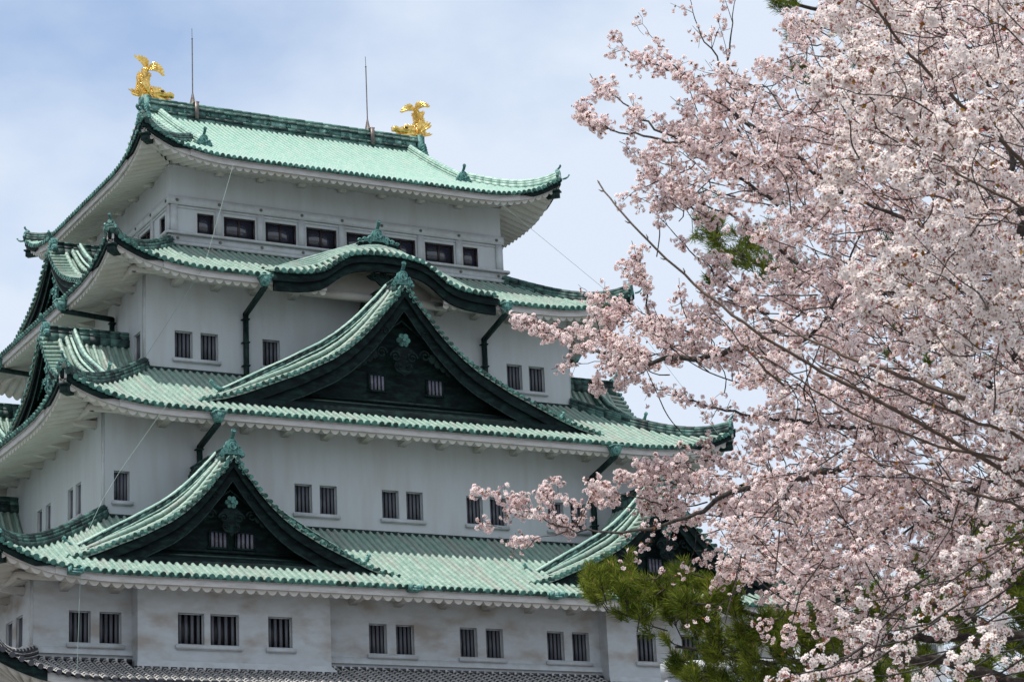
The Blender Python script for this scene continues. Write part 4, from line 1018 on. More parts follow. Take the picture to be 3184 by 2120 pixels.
# ------------------------------------------------------------------ trees
def poly(px, d0, d1=None, wob=0.0):
    d1 = d0 if d1 is None else d1
    n = len(px); L = np.linspace(d0, d1, n)
    return np.array([unp(p[0], p[1], q+wob*math.sin(i*2.1+p[0])) for i, (p, q) in enumerate(zip(px, L))])
def smooth(P, step):
    P = np.asarray(P, float)
    if len(P) > 2:
        for _ in range(2):
            Q = [P[0]]
            for a, b in zip(P[:-1], P[1:]): Q += [a*0.75+b*0.25, a*0.25+b*0.75]
            Q.append(P[-1]); P = np.array(Q)
    return resample(P, step)
def world_children(r):
    for c in r.children: c.matrix_parent_inverse = Matrix.Translation(-Vector(r.location))
def unit(v): return v/(np.linalg.norm(v, axis=-1, keepdims=True)+1e-9)
def merge(name, V, F, M, parent):
    """V (n,k,3) shapes sharing a face table F (m,c) -> one mesh"""
    n, k = V.shape[:2]; Fa = (np.arange(n)[:, None, None]*k+np.asarray(F)[None]).reshape(-1, np.asarray(F).shape[1])
    mb = MB(); mb.add(V.reshape(-1, 3), Fa); return mb.build(name, M, parent)
def frames(N):
    N = unit(N); a = np.where(np.abs(N[:, 2:3]) < 0.9, np.array([[0, 0, 1.0]]), np.array([[1.0, 0, 0]]))
    X = unit(np.cross(a, N)); Y = np.cross(N, X)
    t = RNG.uniform(0, 2*math.pi, len(N))[:, None]
    return X*np.cos(t)+Y*np.sin(t), -X*np.sin(t)+Y*np.cos(t), N
def blossoms(C, N, r, parent, M, name='blossom'):
    """five notched petals round a centre for every position C facing N"""
    n = len(C); X, Y, Z = frames(N); r = r*RNG.uniform(0.8, 1.12, n)
    cup = RNG.uniform(0.0, 0.5, n)
    V = np.zeros((n, 5, 5, 3))
    for k in range(5):
        a = k*2*math.pi/5
        for j, (rad, da, h) in enumerate(((0.10, 0, 0.0), (0.66, -0.50, 0.30), (1.0, -0.17, 0.42), (1.0, 0.17, 0.42), (0.66, 0.50, 0.30))):
            jit = RNG.normal(0, 0.07, (n, 1))
            V[:, k, j] = C+(r*rad)[:, None]*(X*math.cos(a+da)+Y*math.sin(a+da))+Z*((r*(h*cup))[:, None]+jit*r[:, None]*rad)
    V = V.reshape(n*5, 5, 3)
    b = merge(name, V, [[0,1,2,3,4]], M, parent)
    t = np.arange(5)*2*math.pi/5+0.3
    W = np.stack([C+Z*(r*0.10)[:, None]+(r*0.27)[:, None]*(X*math.cos(q)+Y*math.sin(q)) for q in t], 1)
    c = merge(name+'_centre', W, [[0,1,2,3,4]], M_PIST, parent)
    return b, c
def petal_mat(name, c1, c2, tr=0.22):
    M = bpy.data.materials.new(name); M.use_nodes = True; T = M.node_tree; N = T.nodes; L = T.links
    N.remove(N['Principled BSDF']); o = N['Material Output']
    g = N.new('ShaderNodeNewGeometry'); tc = N.new('ShaderNodeTexCoord'); n = N.new('ShaderNodeTexNoise'); n.inputs['Scale'].default_value = 4.0; n.inputs['Detail'].default_value = 3
    L.new(tc.outputs['Object'], n.inputs[0])
    ad = N.new('ShaderNodeMath'); ad.operation = 'MULTIPLY_ADD'; L.new(g.outputs['Random Per Island'], ad.inputs[0]); ad.inputs[1].default_value = 0.35; L.new(n.outputs[0], ad.inputs[2])
    mr_ = N.new('ShaderNodeMapRange'); mr_.inputs[1].default_value = 0.45; mr_.inputs[2].default_value = 1.05; L.new(ad.outputs[0], mr_.inputs[0])
    x = N.new('ShaderNodeMix'); x.data_type = 'RGBA'; L.new(mr_.outputs[0], x.inputs[0]); x.inputs[6].default_value = (*c1, 1); x.inputs[7].default_value = (*c2, 1)
    d = N.new('ShaderNodeBsdfDiffuse'); t = N.new('ShaderNodeBsdfTranslucent'); m_ = N.new('ShaderNodeMixShader'); m_.inputs[0].default_value = tr
    L.new(x.outputs[2], d.inputs[0]); L.new(x.outputs[2], t.inputs[0]); L.new(d.outputs[0], m_.inputs[1]); L.new(t.outputs[0], m_.inputs[2]); L.new(m_.outputs[0], o.inputs[0])
    return M
M_PETB = petal_mat('petal pink', (0.94, 0.86, 0.84), (0.88, 0.71, 0.71), 0.36)
M_PETA = petal_mat('petal white', (0.94, 0.89, 0.86), (0.91, 0.82, 0.80), 0.42)
M_PIST = mat('flower centre', (0.34, 0.09, 0.05), (0.42, 0.19, 0.06), 60, 0.8)
M_STALK = mat('flower stalk', (0.26, 0.09, 0.07), (0.34, 0.17, 0.09), 30, 0.7)
M_BUD = mat('bud pink', (0.55, 0.14, 0.19), (0.70, 0.36, 0.40), 30, 0.6)
M_LEAF = petal_mat('bronze leaf', (0.22, 0.07, 0.02), (0.20, 0.16, 0.03))
M_BARK = mat('cherry bark', (0.018, 0.014, 0.012), (0.06, 0.048, 0.042), 18, 0.9, bump=0.8, bscale=40)
M_SHOOT = mat('young brown shoot', (0.05, 0.030, 0.020), (0.09, 0.054, 0.034), 14, 0.7)
M_PBARK = mat('pine bark', (0.018, 0.014, 0.012), (0.06, 0.045, 0.035), 14, 0.95, bump=1.0, bscale=30)
M_CANDLE = mat('pine candle', (0.28, 0.14, 0.06), (0.36, 0.20, 0.09), 20, 0.8)
M_NEEDLE = petal_mat('pine needle', (0.045, 0.085, 0.014), (0.28, 0.31, 0.05))

class Tree:
    def __init__(s, root, petal, r, shade=1.0):
        s.root = root; s.limbs = []; s.tw = MB(); s.C = []; s.N = []; s.B = []; s.P = []; s.petal = petal; s.r = r; s.dens = 150; s.mul = 2.9
    def limb(s, P, r0, r1, step=0.12, name='limb', M=None, gnarl=0.012):
        Q = smooth(P, step); 
        if len(Q) > 3: Q[1:-1] += RNG.normal(0, gnarl, (len(Q)-2, 3))
        mb = MB(); mb.tube(Q, np.linspace(r0, r1, len(Q)), 8); mb.build(name, M or M_BARK, s.root, smooth=True); return Q
    def twig(s, P, r0, r1, k=4):
        if len(P) > 1: s.tw.tube(P, np.linspace(r0, r1, len(P)), k, False)
    def dress(s, P, dens=None, rad=0.085, taper=True):
        """umbels of flowers round a twig"""
        P = np.asarray(P); L = np.concatenate([[0], np.cumsum(np.linalg.norm(np.diff(P, axis=0), axis=1))]); tot = L[-1]
        nu = max(1, int(tot*(dens or s.dens)*s.mul/5.5))
        # spurs along the twig at clustered places
        kn = RNG.uniform(0, tot, max(1, int(tot/0.16)))
        t = np.clip(RNG.choice(kn, nu)+RNG.normal(0, 0.028, nu), 0, tot)
        c = np.stack([np.interp(t, L, P[:, i]) for i in range(3)], 1)
        off = unit(RNG.normal(0, 1, (nu, 3))+np.array([0, 0, -0.12])); rr = rad*RNG.uniform(0.35, 1.0, (nu, 1))
        u = c+off*rr
        for q in range(nu):
            m_ = RNG.integers(4, 8); d = unit(off[q]+RNG.normal(0, 0.55, (m_, 3)))
            s.C.append(u[q]+d*s.r*1.15); s.N.append(d); s.P.append(np.repeat((c[q]*0.35+u[q]*0.65)[None], m_, 0))
        nb = max(1, nu//3); i = RNG.integers(0, nu, nb); s.B.append(u[i]+RNG.normal(0, 0.016, (nb, 3)))
    def spray(s, p, direction, length, dens=None, rad=0.085, sub=3, r0=0.006, droop=0.0):
        d = unit(np.asarray(direction, float)); n = max(3, int(length/0.07)); P = [np.asarray(p, float)]; bend = RNG.normal(0, 0.10, 3)
        for i in range(n):
            d = unit(d+bend*0.35+RNG.normal(0, 0.09, 3)+np.array([0, 0, -droop])); P.append(P[-1]+d*length/n)
        P = np.array(P); s.twig(P, r0, 0.0022); s.dress(P[1:], dens, rad)
        for j in range(sub):
            i = RNG.integers(1, n); dd = unit(P[min(i+1, n)]-P[i]+RNG.normal(0, 0.55, 3)); m_ = max(2, int(length*0.4/0.07)); Q = [P[i]]
            for k in range(m_): dd = unit(dd+RNG.normal(0, 0.12, 3)); Q.append(Q[-1]+dd*0.07)
            Q = np.array(Q); s.twig(Q, r0*0.6, 0.002, 3); s.dress(Q[1:], dens, rad*0.9)
        return P
    def finish(s):
        C = np.vstack(s.C); N = np.vstack(s.N); P = np.vstack(s.P); X, Y, Z = frames(N); w_ = s.r*0.045
        V = np.stack([P-X*w_, P+X*w_, C-Z*s.r*0.25+X*w_*2.6, C-Z*s.r*0.05+Y*w_*3, C-Z*s.r*0.25-X*w_*2.6], 1); merge('flower_stalk', V, [[0,1,2,3,4]], M_STALK, s.root)['kind'] = 'stuff'
        b, c = blossoms(C, N, s.r, s.root, s.petal); b['kind'] = 'stuff'; c['kind'] = 'stuff'
        s.tw.build('twigs', M_BARK, s.root)['kind'] = 'stuff'
        B = np.vstack(s.B); X, Y, Z = frames(RNG.normal(0, 1, B.shape)+np.array([0, 0, -0.3])); r = s.r*0.30; l = s.r*0.75
        V = np.stack([B-Z*l, B+X*r, B+Y*r, B-X*r, B-Y*r, B+Z*l], 1)
        merge('bud', V, [[0,2,1],[0,3,2],[0,4,3],[0,1,4],[5,1,2],[5,2,3],[5,3,4],[5,4,1]], M_BUD, s.root)['kind'] = 'stuff'
        k = RNG.random(len(B)) < 0.75; B = B[k]+RNG.normal(0, 0.012, (k.sum(), 3)); X, Y, Z = frames(RNG.normal(0, 1, B.shape)); l = s.r*1.7; r = s.r*0.60
        V = np.stack([B, B+X*l*0.5+Y*r, B+X*l, B+X*l*0.5-Y*r], 1); merge('young_leaf', V, [[0,1,2,3]], M_LEAF, s.root)['kind'] = 'stuff'
        print('flowers', len(C))
def inside(p, poly_):
    x, y = p; c = False; n = len(poly_)
    for i in range(n):
        x0, y0 = poly_[i]; x1, y1 = poly_[(i+1) % n]
        if (y0 > y) != (y1 > y) and x < (x1-x0)*(y-y0)/(y1-y0)+x0: c = not c
    return c
RX, RY, RZ = RB[0], RB[1], RB[2]     # right, up and away, used only to read the branch survey
def scatter(pg, n, bb):
    out = []
    while len(out) < n:
        p = (RNG.uniform(bb[0], bb[2]), RNG.uniform(bb[1], bb[3]))
        if inside(p, pg): out.append(p)
    return out

# ---- the farther, pinker cherry
rootB = thing('cherry_tree', 'pink flowering cherry whose outer boughs reach left across the keep', 'tree', 'flowering cherry trees', loc=tuple(unp(3420, 2500, 20.0)*np.array([1, 1, 0])))
TB = Tree(rootB, M_PETB, 0.0195)
base = np.array(rootB.location); fork = unp(3330, 1500, 20.5)
trunkB = [base, base+np.array([0.05,0.1,1.6]), base*0.35+fork*0.65+np.array([0.1,0,0]), fork]
survey = [
 # (points, distance at tip, distance at foot, foot radius, density)
 ([(1907,111),(1968,168),(2014,195),(2102,222),(2125,237),(2171,268),(2220,306),(2400,430),(2620,600)], 24.5, 22.0, 0.030, 105),
 ([(2025,161),(2075,184),(2121,233)], 24.3, 24.0, 0.008, 90),
 ([(1985,40),(2010,90),(2050,145)], 24.5, 24.4, 0.005, 60),
 ([(2140,-20),(2159,69),(2193,138),(2236,191),(2266,230),(2270,275),(2300,420)], 23.4, 22.6, 0.014, 60),
 ([(2293,-20),(2274,77),(2270,153),(2266,226)], 23.2, 23.0, 0.012, 60),
 ([(1834,230),(1853,252),(1891,283),(1941,325),(1983,356),(2017,386),(2200,480),(2420,640)], 24.4, 22.5, 0.018, 120),
 ([(1788,337),(1830,367),(1872,394),(1950,415),(2075,436),(2136,451),(2262,467),(2480,560)], 23.5, 21.8, 0.022, 190),
 ([(1926,440),(1983,493),(2037,536),(2094,589),(2230,700)], 24.0, 22.8, 0.012, 130),
 ([(1964,749),(1979,806),(1998,856),(2014,921),(2017,997),(2070,1080)], 24.2, 23.4, 0.014, 170),
 ([(1925,825),(1960,850),(1998,880)], 24.2, 24.0, 0.005, 120),
 ([(2044,672),(2102,730),(2171,806),(2236,867),(2297,921),(2420,1010)], 23.6, 22.5, 0.014, 110),
 ([(2050,640),(2121,610),(2197,640),(2324,695),(2480,820)], 23.4, 22.0, 0.016, 120),
 ([(1970,610),(2040,640),(2110,620),(2200,590)], 23.8, 23.0, 0.008, 150),
 ([(1545,949),(1614,1002),(1668,1025),(1798,1071),(1867,1098),(1997,1127),(2089,1119),(2211,1111),(2450,1020)], 24.4, 22.0, 0.034, 150),
 ([(1640,1000),(1700,1010),(1780,1030),(1860,1050),(1920,1064),(1982,1098),(2028,1125)], 24.3, 23.3, 0.011, 210),
 ([(1714,1148),(1821,1132),(1920,1110)], 24.0, 23.8, 0.005, 130),
 ([(1817,1213),(1878,1205),(1974,1171),(2040,1130)], 24.1, 23.4, 0.007, 150),
 ([(1798,884),(1840,918),(1890,953),(1990,965),(2060,1010)], 24.6, 23.9, 0.006, 120),
 ([(1850,1000),(1950,1000),(2050,1000),(2180,1040)], 24.2, 23.2, 0.009, 180),
 ([(2001,1194),(2089,1224),(2185,1255),(2276,1282),(2500,1320),(2760,1330)], 23.8, 21.5, 0.022, 80),
 ([(1652,1588),(1757,1648),(1876,1652),(1982,1655),(2074,1625),(2166,1602),(2262,1528),(2400,1500),(2700,1440)], 23.6, 21.2, 0.036, 45),
 ([(1470,1525),(1560,1555),(1620,1590),(1700,1600),(1757,1648)], 23.8, 23.4, 0.007, 180),
 ([(1600,1535),(1640,1580),(1690,1610)], 23.8, 23.7, 0.004, 170), ([(1700,1500),(1690,1550),(1720,1600)], 23.6, 23.5, 0.004, 170), ([(1820,1480),(1890,1530),(1960,1540),(2060,1570)], 23.2, 22.9, 0.007, 160), ([(1990,1440),(2060,1460),(2150,1500)], 23.2, 22.9, 0.007, 170), ([(1860,1560),(1960,1580),(2080,1590),(2200,1560)], 23.3, 22.8, 0.008, 110),
 ([(1490,1635),(1530,1632),(1560,1640)], 23.9, 23.8, 0.003, 90),
 ([(1550,1668),(1600,1690),(1665,1671),(1775,1652)], 23.8, 23.3, 0.005, 70),
 ([(1693,1492),(1711,1574),(1757,1630)], 23.5, 23.3, 0.007, 120),
 ([(1740,1480),(1730,1540),(1780,1560),(1800,1640)], 23.5, 23.3, 0.006, 80),
 ([(1870,1500),(1840,1530),(1821,1584),(1790,1640)], 23.3, 23.2, 0.007, 120),
 ([(1913,1473),(1982,1492),(2074,1492),(2143,1528),(2235,1538),(2330,1500)], 23.2, 22.4, 0.014, 150),
 ([(2020,1460),(2080,1440),(2180,1430),(2300,1440)], 23.3, 22.4, 0.010, 130),
 ([(1927,1763),(1990,1720),(2040,1660)], 23.0, 23.0, 0.004, 45),
 ([(2064,1717),(2080,1660),(2100,1620)], 22.8, 22.8, 0.004, 60),
 ([(2042,1831),(2150,1760),(2170,1640)], 22.7, 22.7, 0.004, 25),
 ([(2115,1932),(2180,1920),(2240,1880),(2330,1800)], 22.6, 22.4, 0.005, 18),
 ([(2216,1749),(2300,1780),(2380,1740)], 22.4, 22.0, 0.008, 130),
 ([(2750,1693),(2881,1609),(2981,1548),(3073,1483),(3330,1400)], 20.6, 20.3, 0.060, 30),
 ([(2560,1770),(2700,1690),(2790,1620),(2981,1548)], 21.0, 20.5, 0.035, 60),
 ([(2690,900),(2780,1010),(2900,1060),(3060,1180),(3330,1400)], 21.5, 20.5, 0.055, 30),
 ([(2740,610),(2700,680),(2660,760),(2620,900),(2560,1020),(2420,1100)], 22.0, 22.6, 0.022, 40),
 ([(2480,560),(2760,640),(2960,800),(3110,1000),(3330,1400)], 21.8, 20.6, 0.060, 40),
 ([(2880,30),(2960,120),(3080,260),(3130,420),(3170,700),(3330,1400)], 21.0, 20.5, 0.070, 30),
]
for pts, dt, df_, r0, dn in survey:
    P = poly(pts, dt, df_, 0.05)
    long_ = len(pts) > 4 or r0 > 0.012
    if r0 >= 0.01:
        Q = TB.limb(P[::-1], r0, 0.003, 0.10)
        Q = Q[::-1]
    else:
        Q = smooth(P, 0.06); Q[1:-1] += RNG.normal(0, 0.006, (len(Q)-2, 3)); TB.twig(Q[::-1], r0, 0.002)
    if dn > 60 or r0 < 0.012: TB.dress(Q, dn, 0.075)
    # short side sprays
    L = np.linalg.norm(np.diff(Q, axis=0), axis=1).sum(); ns = int(L*(4.2 if pts[0][0] < 2200 and dn > 50 else 2.6 if dn > 50 else 1.6))
    for _ in range(ns):
        i = RNG.integers(min(2, len(Q)-2), len(Q)-1); T_ = unit(Q[i]-Q[i+1]); dd = T_*0.35+RX*RNG.normal(-0.1, 0.5)+RY*RNG.normal(0.1, 0.6)+RZ*RNG.normal(0, 0.6)
        TB.spray(Q[i], dd, RNG.uniform(0.08, 0.24) if pts[0][0] < 2200 else RNG.uniform(0.2, 0.5), dn*0.9, 0.07, 1, 0.004)
TB.limb(trunkB, 0.26, 0.16, 0.25, 'trunk')
mass = [(2590,-60),(2540,60),(2460,100),(2480,170),(2500,220),(2440,260),(2390,300),(2350,250),(2300,190),(2260,230),(2230,300),(2150,350),(2090,430),(2090,500),(2040,540),(2000,590),(2100,650),(2230,640),(2330,600),(2430,700),(2400,740),(2390,800),(2460,850),(2400,890),(2330,930),(2220,970),(2090,1000),(1960,1020),(1880,1030),(1830,1060),(1900,1110),(2000,1150),(2140,1150),(2330,1210),(2480,1290),(2470,1370),(2330,1430),(2180,1450),(2080,1480),(2060,1560),(2140,1580),(2250,1650),(2300,1760),(2360,1820),(2470,1850),(2560,1920),(2640,1900),(2700,1800),(2720,1690),(2800,1650),(2950,1640),(3260,1600),(3260,-60)]
GAP = [(2150,630),(2300,600),(2500,700),(2500,860),(2250,870),(2140,760)]
for (px, py) in scatter(mass, 640, (1820, -60, 3260, 1930)):
    if inside((px, py), GAP) and RNG.random() < 0.85: continue
    dist = RNG.uniform(19.0, 24.5) if px > 2300 else RNG.uniform(22.2, 24.6)
    a = math.radians(RNG.normal(150, 38)); dd = RX*math.cos(a)+RY*math.sin(a)+RZ*RNG.normal(0, 0.45)
    P = TB.spray(unp(px, py, dist), dd, RNG.uniform(0.22, 0.6), 95, 0.085, 2, 0.006)
    if RNG.random() < 0.5: continue
    k = P[0]-dd*RNG.uniform(0.3, 0.7)+RNG.normal(0, 0.1, 3); TB.twig(smooth([k, (k*2+P[0])/3+RNG.normal(0, 0.06, 3), (k+P[0]*2)/3+RNG.normal(0, 0.05, 3), P[0]], 0.07), 0.007, 0.005)
for (px, py) in scatter([(2380,1880),(2480,1830),(2700,1850),(2760,1700),(3200,1640),(3200,2000),(2900,1950),(2700,2100),(2480,2080)], 16, (2380, 1640, 3200, 2110)):
    P = TB.spray(unp(px, py, RNG.uniform(18.5, 21)), RX*RNG.normal(-0.6, 0.4)+RY*RNG.normal(-0.4, 0.4), RNG.uniform(0.12, 0.3), 140, 0.08, 1, 0.005)
    k = P[0]+RY*0.5+RX*0.25; TB.twig(np.array([k, (k+P[0])/2+RNG.normal(0, 0.04, 3), P[0]]), 0.007, 0.005)
for (px, py) in scatter(mass, 560, (1820, -60, 3260, 1930)):
    if px < 2300 or inside((px, py), GAP): continue
    a = math.radians(RNG.normal(150, 45)); P = TB.spray(unp(px, py, RNG.uniform(23.0, 27.5)), RX*math.cos(a)+RY*math.sin(a)+RZ*RNG.normal(0, 0.3), RNG.uniform(0.2, 0.5), 110, 0.095, 1, 0.005)
for (px, py) in scatter([(2440,1560),(2700,1500),(3230,1480),(3230,1800),(3050,1860),(2900,1880),(2700,1990),(2560,1960),(2480,1860),(2400,1700)], 230, (2400, 1480, 3230, 1990)):
    P = TB.spray(unp(px, py, RNG.uniform(18.8, 22.5)), RX*RNG.normal(-0.6, 0.5)+RY*RNG.normal(-0.1, 0.5)+RZ*RNG.normal(0, 0.3), RNG.uniform(0.15, 0.38), 105, 0.085, 1, 0.005)
# the rest of the crown round the trunk, beyond the picture's edge
for k in range(9):
    e = fork+RX*RNG.uniform(-0.2, 2.2)+RY*RNG.uniform(0.8, 3.6)+RZ*RNG.normal(0, 0.9); TB.limb([fork, (fork+e)/2+RNG.normal(0, 0.15, 3), e], 0.07, 0.012)
for (px, py) in scatter([(3240,-100),(4050,0),(4200,900),(4000,1650),(3240,1700)], 250, (3240, -100, 4200, 1700)):
    a = math.radians(RNG.uniform(20, 170)); P = TB.spray(unp(px, py, RNG.uniform(19.0, 24.0)), RX*math.cos(a)+RY*math.sin(a)+RZ*RNG.normal(0, 0.4), RNG.uniform(0.25, 0.6), 80, 0.09, 1, 0.006)
TB.finish(); world_children(rootB)

# ---- the nearer, whiter cherry
rootA = thing('cherry_tree', 'nearer white flowering cherry with larger blooms and long brown shoots at the right edge', 'tree', 'flowering cherry trees', loc=tuple(unp(3900, 2500, 12.0)*np.array([1, 1, 0])))
TA = Tree(rootA, M_PETA, 0.020)
forkA = unp(3700, 1900, 12.4); baseA = np.array(rootA.location)
TA.limb([baseA, baseA+np.array([0.03, 0.05, 1.2]), forkA], 0.17, 0.11, 0.2, 'trunk')
shoots = [
 ([(1862,568),(1905,630),(1960,690),(2050,790),(2180,900),(2300,1000),(2440,1090),(2700,1230),(3200,1500),(3700,1900)], 13.2, 12.4, 0.0045, 0.016, 3),
 ([(2680,-40),(2790,130),(2920,260),(3090,420),(3184,510),(3500,900),(3700,1900)], 11.8, 12.2, 0.006, 0.022, 110),
 ([(2384,1115),(2499,1192),(2629,1276),(2728,1318),(2843,1360),(2958,1398),(3184,1437),(3700,1900)], 12.6, 12.4, 0.004, 0.014, 30),
 ([(2560,1130),(2690,1169),(2782,1207),(2881,1249),(3011,1303),(3111,1337),(3184,1349),(3700,1900)], 11.4, 12.2, 0.004, 0.015, 80),
 ([(2667,1395),(2744,1444),(2843,1479),(2958,1513),(3073,1548),(3184,1567),(3700,1900)], 12.8, 12.4, 0.004, 0.013, 35),
 ([(2840,440),(2930,500),(3010,560),(3184,640),(3500,900)], 12.4, 12.2, 0.004, 0.013, 110),
 ([(2380,990),(2500,1040),(2620,1110),(2760,1150),(3000,1240)], 13.4, 12.8, 0.004, 0.014, 60),
 ([(2204,945),(2260,1010),(2330,1100),(2440,1200)], 13.6, 13.4, 0.003, 0.008, 12),
]
for pts, dt, df_, rt, rf, dn in shoots:
    P = poly(pts, dt, df_, 0.03); Q = TA.limb(P[::-1], rf, rt, 0.07, 'bough', M_SHOOT, 0.004)[::-1]
    L = np.linalg.norm(np.diff(Q, axis=0), axis=1).sum()
    if dn > 10:
        for _ in range(int(L*2.4)):
            i = RNG.integers(0, int(len(Q)*0.72)); TA.spray(Q[i], unit(Q[i]-Q[i+1])*0.6+RX*RNG.normal(-.1, 0.5)+RY*RNG.normal(0, 0.6)+RZ*RNG.normal(0, 0.5), RNG.uniform(0.08, 0.22), dn, 0.06, 0, 0.003)
    # leaf buds set alternately on the shoot
    mb = MB()
    for i in range(1, len(Q)-1):
        if i % 2: 
            T_ = unit(Q[i]-Q[i+1]); sd = unit(np.cross(T_, RZ))*(1 if i % 4 == 1 else -1)
            mb.tube([Q[i], Q[i]+T_*0.014+sd*0.010, Q[i]+T_*0.034+sd*0.016], [0.003, 0.0045, 0.0012], 5)
    mb.tube([Q[0], Q[0]-unit(Q[1]-Q[0])*0.02], [0.006, 0.002], 5)
    mb.build('leaf_buds', M_SHOOT, rootA)['kind'] = 'stuff'
near = [(2600,-60),(2680,120),(2560,330),(2720,420),(2620,560),(2760,640),(2850,560),(3000,640),(2900,760),(2700,800),(2760,960),(2900,1000),(3000,1080),(2900,1150),(2800,1120),(2980,1220),(3080,1260),(3100,1400),(3200,1460),(3280,1400),(3280,-60)]
for (px, py) in scatter(near, 250, (2500, -60, 3280, 1500)):
    a = math.radians(RNG.normal(150, 35)); dd = RX*math.cos(a)+RY*math.sin(a)+RZ*RNG.normal(0, 0.4)
    P = TA.spray(unp(px, py, RNG.uniform(11.2, 15.0)), dd, RNG.uniform(0.12, 0.30), 150, 0.065, 1, 0.003)
    if RNG.random() < 0.45: continue
    k = P[0]-dd*0.3+RNG.normal(0, 0.05, 3); TA.twig(smooth([k, (k*2+P[0])/3+RNG.normal(0, 0.03, 3), (k+P[0]*2)/3+RNG.normal(0, 0.025, 3), P[0]], 0.04), 0.0045, 0.003)
for (px, py) in ((3050,2040),(3110,2000),(2820,2070),(2860,2040),(3170,1990),(3150,1770),(3090,1930),(2960,1900),(2890,1960),(2600,2060),(2540,2060),(3184,2070),(2960,1960),(2720,2010),(2780,1960),(2650,1940),(3010,1830),(3160,1860),(3060,1700),(3180,1640),(2980,1750),(2870,1820),(2760,2100),(2930,2095),(3010,2110),(3120,2100),(2480,2095),(2560,2110),(3170,1930),(2700,1870),(3090,1560),(3170,1500)):
    P = TA.spray(unp(px, py, RNG.uniform(12.0, 14.5)), RX*-0.7+RY*RNG.normal(0.1, 0.3), 0.12, 190, 0.055, 0, 0.003)
    k = P[0]+RX*0.35+RY*0.15; TA.twig(np.array([k, (k+P[0])/2+RY*-0.04, P[0]]), 0.006, 0.004)
for k in range(6):
    e = forkA+RX*RNG.uniform(-0.5, 1.0)+RY*RNG.uniform(0.6, 1.9)+RZ*RNG.normal(0, 0.4); TA.limb([forkA, (forkA+e)/2+RNG.normal(0, 0.08, 3), e], 0.045, 0.008)
for (px, py) in scatter([(3260,300),(3900,250),(4250,1000),(4000,1900),(3400,1800)], 90, (3260, 250, 4250, 1900)):
    TA.spray(unp(px, py, RNG.uniform(11.4, 13.8)), RX*RNG.normal(0, 0.6)+RY*RNG.normal(0.4, 0.4)+RZ*RNG.normal(0, 0.4), RNG.uniform(0.15, 0.3), 90, 0.07, 1, 0.004)
TA.finish(); world_children(rootA)

# ---- pines
class Pine:
    def __init__(s, root): s.root = root; s.A = []; s.D = []; s.K = []; s.tw = MB()
    def tuft(s, p, d, k=70): s.A.append(np.asarray(p, float)); s.D.append(unit(np.asarray(d, float))); s.K.append(int(k*0.75))
    def finish(s, L=0.12, w=0.0025):
        V = []; cand = MB()
        for p, d, k in zip(s.A, s.D, s.K):
            t = RNG.uniform(0, 1, k); b = p-d*(t[:, None]*0.15)
            N = unit(RNG.normal(0, 1, (k, 3))); N = unit(N-(N@d)[:, None]*d); ang = RNG.uniform(0.35, 1.15, k)[:, None]
            v = d*np.cos(ang)+N*np.sin(ang); l = L*RNG.uniform(0.8, 1.15, k)[:, None]; sd = unit(np.cross(v, RNG.normal(0, 1, (k, 3))))
            V.append(np.stack([b-sd*w, b+sd*w, b+v*l*0.6+sd*w*1.1-UZ*0.002, b+v*l-UZ*0.006, b+v*l*0.6-sd*w*1.1-UZ*0.002], 1))
            if RNG.random() < 0.5: cand.tube([p-d*0.01, p+d*0.015, p+d*0.035], [0.004, 0.006, 0.002], 5)
        merge('needles', np.concatenate(V), [[0,1,2,3,4]], M_NEEDLE, s.root)['kind'] = 'stuff'; cand.build('candle', M_CANDLE, s.root)['kind'] = 'stuff'
        if s.tw.v: s.tw.build('twigs', M_PBARK, s.root)['kind'] = 'stuff'
        print('tufts', len(s.A))
    def limb(s, P, r0, r1, name='limb'):
        Q = smooth(P, 0.14); Q[1:-1] += RNG.normal(0, 0.02, (len(Q)-2, 3)); mb = MB(); mb.tube(Q, np.linspace(r0, r1, len(Q)), 8); mb.build(name, M_PBARK, s.root, smooth=True); return Q
    def pad(s, p, d, n, spread, k=70):
        """a shoot group: n tufts round a small branching twig"""
        p = np.asarray(p, float); d = unit(np.asarray(d, float)); b = p-d*0.35; m_ = b+d*0.15
        s.tw.tube([b, m_], [0.008, 0.006], 4, False)
        for _ in range(n):
            e = unit(d+RNG.normal(0, 0.5, 3)+UZ*0.25); q = m_+e*RNG.uniform(0.10, spread); s.tw.tube([m_, q], [0.005, 0.003], 4, False); s.tuft(q, unit(e*0.7+UZ*0.5), k)
